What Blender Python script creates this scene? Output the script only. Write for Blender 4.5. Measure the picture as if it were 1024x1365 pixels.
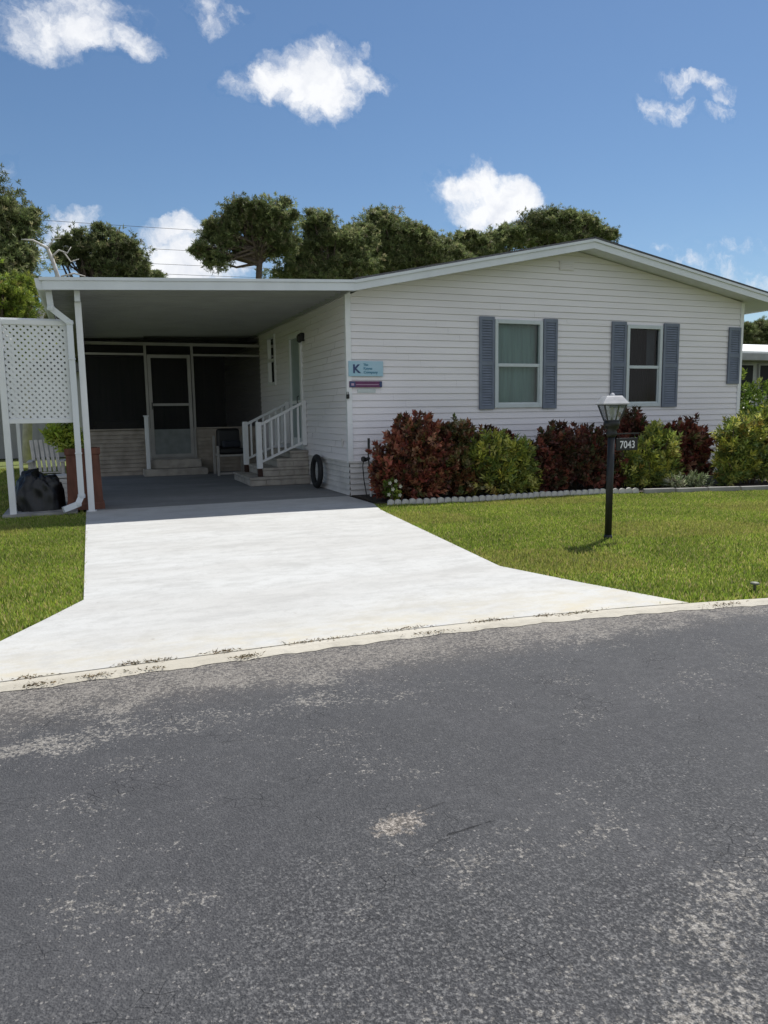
import bpy, math, random
import numpy as np
from mathutils import Vector, Matrix
random.seed(7); RNG = np.random.default_rng(7)
scene = bpy.context.scene
for o in list(bpy.data.objects): bpy.data.objects.remove(o)
COL = scene.collection

# ------------------------------------------------------------------ camera
X = Vector((2521., 169.5, -985.)).normalized()
Y = Vector((-393., 126.5, -985.)); Y = (Y - X * Y.dot(X)).normalized()
Z = X.cross(Y)
cam = bpy.data.objects.new('camera', bpy.data.cameras.new('camera'))
M = Matrix((X, Y, Z)).to_4x4(); M.translation = (-4.22, -12.32, 1.45)
cam.matrix_world = M
cam.data.sensor_fit = 'VERTICAL'; cam.data.sensor_height = 24; cam.data.lens = 24 * 985 / 1365
cam.data.clip_end = 3000; cam.data.clip_start = 0.05
COL.objects.link(cam); scene.camera = cam
scene.render.resolution_x = 768; scene.render.resolution_y = 1024

# ------------------------------------------------------------------ sun
SUN = Vector((0.5, 0.32, 1.0)).normalized()
sun = bpy.data.objects.new('sun', bpy.data.lights.new('sun', 'SUN'))
sun.data.energy = 4.3; sun.data.angle = math.radians(0.55); sun.data.color = (1.0, 0.965, 0.90)
sun.rotation_euler = SUN.to_track_quat('Z', 'Y').to_euler(); COL.objects.link(sun)

# ------------------------------------------------------------------ sky with clouds (world)
world = bpy.data.worlds.new('World'); scene.world = world; world.use_nodes = True
nt = world.node_tree; N = nt.nodes; L = nt.links; N.clear()
out = N.new('ShaderNodeOutputWorld'); bg = N.new('ShaderNodeBackground'); bg.inputs[1].default_value = 0.066
L.new(bg.outputs[0], out.inputs[0])
sky = N.new('ShaderNodeTexSky'); sky.sky_type = 'NISHITA'; sky.sun_disc = False
sky.sun_elevation = math.asin(SUN.z); sky.sun_rotation = math.atan2(SUN.x, SUN.y)
sky.air_density = 1.0; sky.dust_density = 0.2; sky.ozone_density = 2.6
tc = N.new('ShaderNodeTexCoord'); sep = N.new('ShaderNodeSeparateXYZ'); L.new(tc.outputs['Generated'], sep.inputs[0])
def mth(op, a, b=None, c=None, clamp=False):
    n = N.new('ShaderNodeMath'); n.operation = op; n.use_clamp = clamp
    for i, v in enumerate((a, b, c)):
        if v is None: continue
        if isinstance(v, (int, float)): n.inputs[i].default_value = v
        else: L.new(v, n.inputs[i])
    return n.outputs[0]
ypos = mth('MAXIMUM', sep.outputs[1], 0.02)
u = mth('DIVIDE', sep.outputs[0], ypos); v = mth('DIVIDE', sep.outputs[2], ypos)
cmb = N.new('ShaderNodeCombineXYZ'); L.new(u, cmb.inputs[0]); L.new(v, cmb.inputs[1])
def noise(vec, scale, detail, rough=0.5, off=0.0):
    n = N.new('ShaderNodeTexNoise'); n.inputs['Scale'].default_value = scale; n.inputs['Detail'].default_value = detail
    n.inputs['Roughness'].default_value = rough
    if off:
        a = N.new('ShaderNodeVectorMath'); a.operation = 'ADD'; L.new(vec, a.inputs[0]); a.inputs[1].default_value = (off, off, off); vec = a.outputs[0]
    L.new(vec, n.inputs['Vector']); return n
w1 = noise(cmb.outputs[0], 14, 6, 0.6)
sub = N.new('ShaderNodeVectorMath'); sub.operation = 'SUBTRACT'; L.new(w1.outputs['Color'], sub.inputs[0]); sub.inputs[1].default_value = (.5, .5, .5)
scl = N.new('ShaderNodeVectorMath'); scl.operation = 'SCALE'; L.new(sub.outputs[0], scl.inputs[0]); scl.inputs['Scale'].default_value = 0.085
wv = N.new('ShaderNodeVectorMath'); wv.operation = 'ADD'; L.new(cmb.outputs[0], wv.inputs[0]); L.new(scl.outputs[0], wv.inputs[1])
CL = [  # u, v, half width, half height, strength: cloud puffs by direction
 (-0.043,0.441,0.034,0.026,1.0),(-0.004,0.439,0.038,0.026,1.0),(0.022,0.460,0.040,0.029,1.1),(0.054,0.447,0.045,0.022,1.1),(0.015,0.480,0.067,0.012,.6),(0.084,0.441,0.018,0.014,.9),
 (0.176,0.503,0.036,0.018,1.0),(0.171,0.486,0.014,0.012,.8),
 (0.232,0.421,0.050,0.018,1.3),(0.285,0.430,0.055,0.028,1.5),(0.330,0.446,0.055,0.036,1.6),(0.322,0.408,0.040,0.026,1.4),(0.385,0.450,0.030,0.017,1.0),(0.382,0.487,0.014,0.010,.8),
 (0.895,0.474,0.050,0.018,1.2),(0.910,0.523,0.040,0.018,1.0),(0.955,0.530,0.045,0.014,1.0),(1.005,0.515,0.030,0.020,1.0),(0.994,0.477,0.034,0.012,1.0),
 (0.565,0.313,0.080,0.040,1.7),(0.552,0.350,0.026,0.024,1.3),(0.606,0.310,0.044,0.036,1.5),(0.515,0.318,0.024,0.018,.9),(0.571,0.272,0.062,0.028,1.4),
 (0.118,0.211,0.042,0.034,1.6),(0.106,0.192,0.052,0.024,1.5),(0.125,0.241,0.018,0.014,1.2),(0.150,0.180,0.060,0.020,1.2),(-0.007,0.236,0.030,0.012,1.3),(-0.01,0.205,0.04,0.03,1.3),(-0.071,0.293,0.015,0.012,.9),
 (0.966,0.248,0.060,0.010,.55),(1.065,0.273,0.095,0.015,.5),(0.871,0.260,0.062,0.007,.35),(1.02,0.225,0.10,0.02,.5),(0.20,0.202,0.060,0.021,.9),(1.12,0.20,0.09,0.02,.9),
 (-0.6,0.35,0.10,0.05,1.4),(-0.45,0.33,0.08,0.03,1.2),(1.6,0.45,0.14,0.06,1.3),(1.45,0.42,0.09,0.04,1.2),(-1.2,0.5,0.15,0.06,1.2),(2.3,0.6,0.2,0.07,1.2)]
acc = None
for (cu, cv, a, b, s) in CL:
    d = N.new('ShaderNodeVectorMath'); d.operation = 'SUBTRACT'; L.new(wv.outputs[0], d.inputs[0]); d.inputs[1].default_value = (cu, cv, 0)
    m = N.new('ShaderNodeVectorMath'); m.operation = 'MULTIPLY'; L.new(d.outputs[0], m.inputs[0]); m.inputs[1].default_value = (1/(a*1.35), 1/(b*1.35), 0)
    q = N.new('ShaderNodeVectorMath'); q.operation = 'DOT_PRODUCT'; L.new(m.outputs[0], q.inputs[0]); L.new(m.outputs[0], q.inputs[1])
    t = mth('MULTIPLY', mth('SUBTRACT', 1.0, q.outputs['Value'], clamp=True), s)
    acc = t if acc is None else mth('ADD', acc, t)
n2 = noise(wv.outputs[0], 34, 9, 0.62, 3.1)
dens = mth('ADD', acc, mth('MULTIPLY', mth('SUBTRACT', n2.outputs[0], 0.55), 3.6))
dens = mth('MULTIPLY', dens, mth('MULTIPLY', acc, 3.0, clamp=True))
front = mth('GREATER_THAN', sep.outputs[1], 0.03)
ssn = N.new('ShaderNodeMapRange'); ssn.interpolation_type = 'SMOOTHSTEP'; ssn.inputs['From Min'].default_value = -0.15; ssn.inputs['From Max'].default_value = 2.3
L.new(dens, ssn.inputs['Value'])
# unseen broken cumulus behind the viewer, added to brighten the shaded facade
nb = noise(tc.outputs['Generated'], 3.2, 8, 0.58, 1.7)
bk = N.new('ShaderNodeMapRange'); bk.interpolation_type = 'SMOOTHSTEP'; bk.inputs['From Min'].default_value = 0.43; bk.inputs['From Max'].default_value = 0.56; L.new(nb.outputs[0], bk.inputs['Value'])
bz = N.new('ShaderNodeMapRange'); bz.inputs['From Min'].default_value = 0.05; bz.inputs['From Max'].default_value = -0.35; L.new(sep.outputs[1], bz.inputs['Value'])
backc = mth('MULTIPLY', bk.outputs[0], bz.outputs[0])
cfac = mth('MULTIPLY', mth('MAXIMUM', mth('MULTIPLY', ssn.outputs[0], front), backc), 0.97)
mixc = N.new('ShaderNodeMix'); mixc.data_type = 'RGBA'
hs = N.new('ShaderNodeHueSaturation'); hs.inputs['Saturation'].default_value = 1.12; hs.inputs['Value'].default_value = 1.0
L.new(sky.outputs[0], hs.inputs['Color'])
# thin high veil, faint
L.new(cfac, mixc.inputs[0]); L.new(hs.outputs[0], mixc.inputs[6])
shade = N.new('ShaderNodeMix'); shade.data_type = 'RGBA'
n3 = noise(wv.outputs[0], 22, 4, 0.5, 7.7)
L.new(mth('MULTIPLY', mth('SUBTRACT', n3.outputs[0], 0.45, clamp=True), 4.0, clamp=True), shade.inputs[0])
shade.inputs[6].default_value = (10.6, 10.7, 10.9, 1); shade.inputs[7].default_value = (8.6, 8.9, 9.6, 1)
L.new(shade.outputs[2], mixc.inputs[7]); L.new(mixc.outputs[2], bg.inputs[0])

scene.view_settings.view_transform = 'Standard'; scene.view_settings.look = 'None'
scene.view_settings.exposure = 0.52; scene.view_settings.gamma = 1.0

# ------------------------------------------------------------------ materials
MATS = {}
def nodes(m):
    m.use_nodes = True; t = m.node_tree; return t, t.nodes, t.links, t.nodes['Principled BSDF']
def mat(name, col, rough=0.6, metal=0.0, var=0.10, scale=6.0, bump=0.0, bscale=60.0, spec=0.5, streak=None, dirt=None):
    """painted / plain surface with mild colour variation"""
    if name in MATS: return MATS[name]
    m = bpy.data.materials.new(name); t, n, l, p = nodes(m)
    tcn = n.new('ShaderNodeTexCoord'); nz = n.new('ShaderNodeTexNoise'); nz.inputs['Scale'].default_value = scale; nz.inputs['Detail'].default_value = 6
    src = tcn.outputs['Object']
    if streak:
        mp = n.new('ShaderNodeMapping'); mp.inputs['Scale'].default_value = streak; l.new(src, mp.inputs[0]); l.new(mp.outputs[0], nz.inputs['Vector'])
    else: l.new(src, nz.inputs['Vector'])
    mx = n.new('ShaderNodeMix'); mx.data_type = 'RGBA'
    c2 = dirt if dirt else tuple(c * (1 - var * 2) for c in col)
    mr = n.new('ShaderNodeMapRange'); mr.inputs['From Min'].default_value = 0.35; mr.inputs['From Max'].default_value = 0.75; l.new(nz.outputs[0], mr.inputs[0])
    l.new(mr.outputs[0], mx.inputs[0]); mx.inputs[6].default_value = (*col, 1); mx.inputs[7].default_value = (*c2, 1)
    l.new(mx.outputs[2], p.inputs['Base Color']); p.inputs['Roughness'].default_value = rough; p.inputs['Metallic'].default_value = metal
    p.inputs['Specular IOR Level'].default_value = spec
    if bump:
        b = n.new('ShaderNodeTexNoise'); b.inputs['Scale'].default_value = bscale; b.inputs['Detail'].default_value = 4; l.new(src, b.inputs['Vector'])
        bn = n.new('ShaderNodeBump'); bn.inputs['Strength'].default_value = bump; bn.inputs['Distance'].default_value = 0.01
        l.new(b.outputs[0], bn.inputs['Height']); l.new(bn.outputs[0], p.inputs['Normal'])
    MATS[name] = m; return m
def leafmat(name, transl=0.25, rough=0.5):
    if name in MATS: return MATS[name]
    m = bpy.data.materials.new(name); t, n, l, p = nodes(m)
    a = n.new('ShaderNodeAttribute'); a.attribute_name = 'col'; l.new(a.outputs['Color'], p.inputs['Base Color'])
    p.inputs['Roughness'].default_value = rough; p.inputs['Specular IOR Level'].default_value = 0.35
    tr = n.new('ShaderNodeBsdfTranslucent'); l.new(a.outputs['Color'], tr.inputs[0])
    mx = n.new('ShaderNodeMixShader'); mx.inputs[0].default_value = transl
    l.new(p.outputs[0], mx.inputs[1]); l.new(tr.outputs[0], mx.inputs[2]); l.new(mx.outputs[0], n['Material Output'].inputs[0])
    MATS[name] = m; return m
def glassmat(name, tint, refl=0.1, rough=0.03, ior=1.5):
    m = bpy.data.materials.new(name); t, n, l, p = nodes(m)
    n.remove(p); tr = n.new('ShaderNodeBsdfTransparent'); tr.inputs[0].default_value = (*tint, 1)
    g = n.new('ShaderNodeBsdfGlossy'); g.inputs['Roughness'].default_value = rough; g.inputs['Color'].default_value = (1, 1, 1, 1)
    fr = n.new('ShaderNodeFresnel'); fr.inputs[0].default_value = ior
    ad = n.new('ShaderNodeMath'); ad.operation = 'MULTIPLY_ADD'; l.new(fr.outputs[0], ad.inputs[0]); ad.inputs[1].default_value = 1.0; ad.inputs[2].default_value = refl; ad.use_clamp = True
    mx = n.new('ShaderNodeMixShader'); l.new(ad.outputs[0], mx.inputs[0]); l.new(tr.outputs[0], mx.inputs[1]); l.new(g.outputs[0], mx.inputs[2])
    l.new(mx.outputs[0], n['Material Output'].inputs[0]); MATS[name] = m; return m
def screenmat(name):
    m = bpy.data.materials.new(name); t, n, l, p = nodes(m)
    tr = n.new('ShaderNodeBsdfTransparent'); p.inputs['Base Color'].default_value = (.012, .012, .012, 1); p.inputs['Roughness'].default_value = .7
    mx = n.new('ShaderNodeMixShader'); mx.inputs[0].default_value = 0.55
    l.new(tr.outputs[0], mx.inputs[1]); l.new(p.outputs[0], mx.inputs[2]); l.new(mx.outputs[0], n['Material Output'].inputs[0]); MATS[name] = m; return m

m_siding = mat('vinyl_siding', (.765, .735, .755), .5, var=.045, scale=1.2, streak=(.6, .6, 3), bump=.12, bscale=40)
m_skirt = mat('skirting_vinyl', (.62, .60, .58), .6, var=.12, scale=3, bump=.15)
m_block = mat('tan_block', (.37, .325, .275), .8, var=.2, scale=4, bump=.3)
m_tanalu = mat('dull_aluminium', (.36, .345, .325), .5, var=.12, scale=3)
m_kick = mat('kick_grey_green', (.21, .23, .225), .6, var=.15)
m_white = mat('white_paint', (.74, .75, .76), .4, var=.05, scale=4)
m_wframe = mat('window_frame_vinyl', (.52, .57, .59), .45, var=.05)
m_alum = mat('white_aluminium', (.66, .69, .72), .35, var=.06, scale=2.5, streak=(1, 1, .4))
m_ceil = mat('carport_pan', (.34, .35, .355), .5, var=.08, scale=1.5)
m_shut = mat('shutter_blue', (.155, .182, .24), .6, var=.12, scale=5, bump=.1)
m_shingle = mat('roof_shingle', (.10, .10, .105), .9, var=.25, scale=30, bump=.5, bscale=50)
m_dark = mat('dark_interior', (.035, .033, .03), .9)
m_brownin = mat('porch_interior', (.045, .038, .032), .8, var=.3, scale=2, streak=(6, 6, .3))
m_curt_g = mat('curtain_green', (.27, .38, .38), .9, var=.16, scale=3, streak=(4, 1, .3))
m_curt_d = mat('curtain_dark', (.010, .010, .014), .9, var=.3, scale=3, streak=(5, 1, .3))
m_curt_w = mat('curtain_edge', (.20, .23, .25), .9)
m_glass = glassmat('window_glass', (.80, .88, .86), .0, .03, 1.42)
m_glassd = glassmat('window_glass_dark', (.55, .58, .62), .0, .03, 1.28)
m_screen = screenmat('insect_screen')
m_black = mat('black_metal', (.012, .012, .012), .5, var=.3, bump=.1)
m_blackpl = mat('black_plastic', (.009, .009, .011), .42, var=.3, scale=3, bump=.25, bscale=14)
m_rubber = mat('black_rubber', (.010, .010, .011), .75, bump=.2)
m_terra = mat('terracotta', (.17, .065, .04), .75, var=.25, scale=5, streak=(3, 3, .7), bump=.2)
m_stone = mat('precast_stone', (.42, .385, .34), .85, var=.22, scale=5, bump=.4, bscale=30)
m_rust = mat('rusty_foot', (.05, .022, .014), .8, var=.3)
m_edge = mat('edging_concrete', (.62, .60, .57), .9, var=.3, scale=9, bump=.4)
m_conc2 = mat('grey_concrete', (.33, .32, .30), .9, var=.25, scale=4, bump=.4)
m_bark = mat('pine_bark', (.10, .075, .055), .95, var=.3, scale=9, bump=.8, bscale=18)
m_bleach = mat('bleached_wood', (.55, .52, .49), .8, var=.15)
m_stem = mat('shrub_stem', (.10, .075, .05), .9, var=.2)
m_leaf = leafmat('leaf', .28, .45); m_needle = leafmat('needle', .38, .6); m_grassb = leafmat('grass_blade', .45, .5)
m_lampglass = glassmat('lamp_glass', (.80, .82, .84), .10, .12)
m_lampcap = mat('lamp_cap_metal', (.55, .55, .56), .35, metal=.3, var=.12, scale=14, bump=.1)
m_lampframe = mat('lamp_frame', (.045, .045, .047), .45, metal=.2)
m_nwall = mat('neighbour_wall', (.34, .345, .36), .7, var=.1, scale=1, streak=(5, 5, .3))
m_nroof = mat('neighbour_roof_white', (.82, .82, .83), .5, var=.05)

# --- vertical-face bump for road/driveway/lawn done as dedicated node trees
def ramp(n, l, src, stops):
    r = n.new('ShaderNodeValToRGB'); e = r.color_ramp.elements
    e[0].position, e[0].color = stops[0][0], (*stops[0][1], 1); e[1].position, e[1].color = stops[-1][0], (*stops[-1][1], 1)
    for p_, c_ in stops[1:-1]: q_ = e.new(p_); q_.color = (*c_, 1)
    l.new(src, r.inputs[0]); return r.outputs[0]
def tn(n, l, src, scale, detail=4, rough=.5, stretch=None, kind='N', off=None):
    if stretch or off:
        mp = n.new('ShaderNodeMapping'); l.new(src, mp.inputs[0]); src = mp.outputs[0]
        if stretch: mp.inputs['Scale'].default_value = stretch
        if off: mp.inputs['Location'].default_value = off
    if kind == 'N':
        x = n.new('ShaderNodeTexNoise'); x.inputs['Detail'].default_value = detail; x.inputs['Roughness'].default_value = rough
    else:
        x = n.new('ShaderNodeTexVoronoi'); x.feature = 'DISTANCE_TO_EDGE' if kind == 'E' else 'F1'
    x.inputs['Scale'].default_value = scale; l.new(src, x.inputs['Vector']); return x
def mx(n, l, f, a, b, mode='MIX'):
    q = n.new('ShaderNodeMix'); q.data_type = 'RGBA'; q.blend_type = mode
    for i, v_ in ((0, f), (6, a), (7, b)):
        if isinstance(v_, (int, float)): q.inputs[i].default_value = v_
        elif isinstance(v_, tuple): q.inputs[i].default_value = (*v_, 1)
        else: l.new(v_, q.inputs[i])
    return q.outputs[2]
def mr(n, l, src, a, b, c=0., d=1.):
    q = n.new('ShaderNodeMapRange'); l.new(src, q.inputs[0]); q.interpolation_type = 'SMOOTHSTEP'
    for i, v_ in enumerate((a, b, c, d)): q.inputs[i + 1].default_value = v_
    return q.outputs[0]
def mt(n, l, op, a, b, clamp=False):
    q = n.new('ShaderNodeMath'); q.operation = op; q.use_clamp = clamp
    for i, v_ in enumerate((a, b)):
        if isinstance(v_, (int, float)): q.inputs[i].default_value = v_
        else: l.new(v_, q.inputs[i])
    return q.outputs[0]

def road_material():
    m = bpy.data.materials.new('asphalt'); t, n, l, p = nodes(m)
    P = n.new('ShaderNodeTexCoord').outputs['Object']
    sp = n.new('ShaderNodeSeparateXYZ'); l.new(P, sp.inputs[0])
    big = tn(n, l, P, .9, 5, .6, off=(3, 8, 0)).outputs[0]
    mid = tn(n, l, P, 5, 6, .65).outputs[0]
    fine = tn(n, l, P, 92, 3, .72).outputs[0]
    vor = tn(n, l, P, 85, kind='V')
    vor2 = tn(n, l, P, 150, kind='V', off=(.3, .7, 0))
    c = ramp(n, l, fine, [(.37, (.018, .019, .021)), (.5, (.046, .047, .051)), (.65, (.165, .163, .163))])
    smooth = mr(n, l, mt(n, l, 'ADD', sp.outputs[1], mt(n, l, 'MULTIPLY', mt(n, l, 'SUBTRACT', big, .5), 2.2)), -10.9, -9.9, 0.15, .72)
    c = mx(n, l, smooth, c, (.052, .053, .058))
    c = mx(n, l, mr(n, l, big, .4, .65, 0., .35), c, (.080, .080, .085))
    c = mx(n, l, mr(n, l, tn(n, l, P, 22, 4, .7, off=(5, 1, 0)).outputs[0], .42, .62, .35, 0.), c, (.03, .031, .035))
    # exposed stones
    sepc = n.new('ShaderNodeSeparateColor'); l.new(vor.outputs['Color'], sepc.inputs[0])
    nz1 = tn(n, l, P, 48, 5, .75, off=(2, 7, 1)).outputs[0]
    nearmask = mr(n, l, sp.outputs[1], -10.0, -11.2, 0., .20)               # worn more towards the middle of the road
    wearA = mr(n, l, tn(n, l, P, 2.2, 7, .68, stretch=(.8, 1, 1)).outputs[0], .46, .66, -.02, .24)
    curbd = mt(n, l, 'ADD', sp.outputs[1], mt(n, l, 'MULTIPLY', mid, .5))
    kb = mt(n, l, 'MULTIPLY', mr(n, l, curbd, -8.50, -8.0, 0., .42), 1)
    b1 = mt(n, l, 'MULTIPLY', mr(n, l, curbd, -8.75, -8.6, 0., 1.), mr(n, l, curbd, -8.35, -8.5, 0., 1.))
    band2 = mt(n, l, 'MULTIPLY', b1, mr(n, l, sp.outputs[0], -2.0, -4.2, .06, .30))
    thr = mt(n, l, 'ADD', mt(n, l, 'ADD', nearmask, wearA), mt(n, l, 'ADD', kb, band2))
    st = mr(n, l, mt(n, l, 'ADD', sepc.outputs[0], thr), .955, 1.0)
    edge = mt(n, l, 'MULTIPLY', mr(n, l, vor.outputs['Distance'], .5, .3), mr(n, l, nz1, .44, .52))
    stone = mt(n, l, 'MULTIPLY', st, edge)
    c = mx(n, l, mt(n, l, 'MULTIPLY', stone, .5), c, mx(n, l, sepc.outputs[1], (.17, .165, .16), (.36, .34, .32)))
    spk = mr(n, l, mt(n, l, 'ADD', nz1, mt(n, l, 'MULTIPLY', thr, .46)), .64, .73)
    c = mx(n, l, mt(n, l, 'MULTIPLY', spk, .72), c, ramp(n, l, fine, [(.35, (.10, .095, .09)), (.5, (.22, .205, .185)), (.66, (.38, .36, .33))]))
    pit = mr(n, l, tn(n, l, P, 58, 4, .7, off=(6, 3, 2)).outputs[0], .37, .30)
    c = mx(n, l, mt(n, l, 'MULTIPLY', pit, .75), c, (.016, .016, .018))
    # tan wear by the kerb
    c = mx(n, l, mt(n, l, 'MULTIPLY', kb, .55), c, (.17, .145, .12))
    # bare patch, real wear marks in the road
    def spot(cx_, cy_, a, b, rot=0.):
        mp = n.new('ShaderNodeMapping'); mp.vector_type = 'TEXTURE'; mp.inputs['Location'].default_value = (cx_, cy_, 0); mp.inputs['Scale'].default_value = (a, b, 1); mp.inputs['Rotation'].default_value = (0, 0, rot)
        l.new(P, mp.inputs[0])
        v2 = n.new('ShaderNodeVectorMath'); v2.operation = 'MULTIPLY'; l.new(mp.outputs[0], v2.inputs[0]); v2.inputs[1].default_value = (1, 1, 0)
        ln = n.new('ShaderNodeVectorMath'); ln.operation = 'LENGTH'; l.new(v2.outputs[0], ln.inputs[0])
        return mt(n, l, 'ADD', ln.outputs['Value'], mt(n, l, 'MULTIPLY', mt(n, l, 'SUBTRACT', tn(n, l, P, 30, 5, .75).outputs[0], .5), 3.8))
    s1 = mr(n, l, spot(-3.27, -10.02, .12, .07, .35), 1.0, .55)
    c = mx(n, l, mt(n, l, 'MULTIPLY', s1, .8), c, ramp(n, l, fine, [(.36, (.05, .045, .04)), (.5, (.16, .14, .12)), (.62, (.40, .36, .32))]))
    s2 = mr(n, l, spot(-3.07, -10.15, .11, .007, .10), .9, .3)
    c = mx(n, l, mt(n, l, 'MULTIPLY', s2, .8), c, (.014, .014, .015))
    s3 = mr(n, l, spot(-3.13, -9.97, .07, .007, .2), 1.0, .6)
    c = mx(n, l, mt(n, l, 'MULTIPLY', s3, .7), c, (.016, .016, .018))
    # hair cracks
    cr = tn(n, l, P, 14, kind='E', stretch=(1, 1.3, 1)).outputs['Distance']
    crk = mt(n, l, 'MULTIPLY', mr(n, l, cr, .035, .0), mr(n, l, tn(n, l, P, 3.2, 3, .5, off=(9, 2, 0)).outputs[0], .56, .66))
    c = mx(n, l, mt(n, l, 'MULTIPLY', crk, .55), c, (.02, .02, .022))
    l.new(c, p.inputs['Base Color']); p.inputs['Roughness'].default_value = .8; p.inputs['Specular IOR Level'].default_value = .35
    h = mt(n, l, 'ADD', mt(n, l, 'MULTIPLY', fine, .6), mt(n, l, 'MULTIPLY', vor2.outputs['Distance'], -.5))
    h = mt(n, l, 'SUBTRACT', h, mt(n, l, 'ADD', s2, mt(n, l, 'MULTIPLY', crk, .4)))
    bn = n.new('ShaderNodeBump'); bn.inputs['Strength'].default_value = .9; bn.inputs['Distance'].default_value = .008
    l.new(h, bn.inputs['Height']); l.new(bn.outputs[0], p.inputs['Normal']); return m
def concrete_material(name, a, b, stain, bumpy=.25, road_stain=True):
    m = bpy.data.materials.new(name); t, n, l, p = nodes(m)
    P = n.new('ShaderNodeTexCoord').outputs['Object']; sp = n.new('ShaderNodeSeparateXYZ'); l.new(P, sp.inputs[0])
    big = tn(n, l, P, .8, 6, .6, stretch=(.5, 1.6, 1)).outputs[0]
    mid = tn(n, l, P, 4.5, 7, .7, stretch=(.6, 1.5, 1)).outputs[0]
    fine = tn(n, l, P, 60, 4, .7).outputs[0]
    c = mx(n, l, mr(n, l, big, .32, .68), a, b)
    c = mx(n, l, mr(n, l, mid, .42, .66, 0., .42), c, tuple(x * .76 for x in b))
    c = mx(n, l, mr(n, l, tn(n, l, P, 9, 6, .7, off=(1, 5, 0)).outputs[0], .50, .68, 0., .38), c, tuple(x * .76 for x in b))
    dr = tn(n, l, P, 3.1, kind='V', off=(.2, .9, 0)); c = mx(n, l, mt(n, l, 'MULTIPLY', mr(n, l, mt(n, l, 'ADD', dr.outputs['Distance'], mt(n, l, 'MULTIPLY', fine, .10)), .115, .07), mr(n, l, big, .42, .58, 0., .35)), c, (.20, .17, .13))
    c = mx(n, l, mr(n, l, tn(n, l, P, 1.6, 7, .72, stretch=(.6, 1.3, 1), off=(7, 3, 0)).outputs[0], .50, .66, 0., .45), c, tuple(x * .78 for x in b))
    c = mx(n, l, mr(n, l, fine, .3, .7, .13, 0.), c, tuple(x * .5 for x in b))
    if road_stain:
        s = mt(n, l, 'MULTIPLY', mr(n, l, mt(n, l, 'ADD', sp.outputs[1], mt(n, l, 'MULTIPLY', big, 1.6)), -6.1, -7.6), mr(n, l, mid, .3, .7))
        c = mx(n, l, mt(n, l, 'MULTIPLY', s, .85), c, stain)
        tp = n.new('ShaderNodeTexVoronoi'); tp.inputs['Scale'].default_value = 1.3; l.new(P, tp.inputs['Vector'])
        c = mx(n, l, mt(n, l, 'MULTIPLY', mr(n, l, tn(n, l, P, 2.4, 5, .6, off=(4, 4, 0)).outputs[0], .56, .70), .30), c, tuple(x * .72 for x in b))
    l.new(c, p.inputs['Base Color']); p.inputs['Roughness'].default_value = .85
    bn = n.new('ShaderNodeBump'); bn.inputs['Strength'].default_value = bumpy; bn.inputs['Distance'].default_value = .005
    l.new(mt(n, l, 'ADD', fine, mid), bn.inputs['Height']); l.new(bn.outputs[0], p.inputs['Normal']); return m
def ground_material():
    m = bpy.data.materials.new('lawn_ground'); t, n, l, p = nodes(m)
    P = n.new('ShaderNodeTexCoord').outputs['Object']
    big = tn(n, l, P, .7, 5, .6).outputs[0]; fine = tn(n, l, P, 40, 5, .8).outputs[0]
    c = ramp(n, l, fine, [(.3, (.05, .07, .014)), (.55, (.12, .15, .03)), (.8, (.22, .22, .06))])
    c = mx(n, l, mr(n, l, big, .45, .65, 0., .4), c, (.11, .10, .03))
    l.new(c, p.inputs['Base Color']); p.inputs['Roughness'].default_value = .95
    bn = n.new('ShaderNodeBump'); bn.inputs['Strength'].default_value = .6; bn.inputs['Distance'].default_value = .02
    l.new(fine, bn.inputs['Height']); l.new(bn.outputs[0], p.inputs['Normal']); return m
m_road = road_material()
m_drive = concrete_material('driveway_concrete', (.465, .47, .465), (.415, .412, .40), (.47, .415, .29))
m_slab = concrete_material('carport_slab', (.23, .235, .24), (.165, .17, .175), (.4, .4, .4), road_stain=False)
m_kerb = concrete_material('kerb_concrete', (.50, .475, .42), (.40, .37, .305), (.45, .4, .3), .5, road_stain=False)
m_ground = ground_material()
m_soil = mat('bed_mulch', (.045, .032, .022), .95, var=.35, scale=20, bump=.9, bscale=30)

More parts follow.
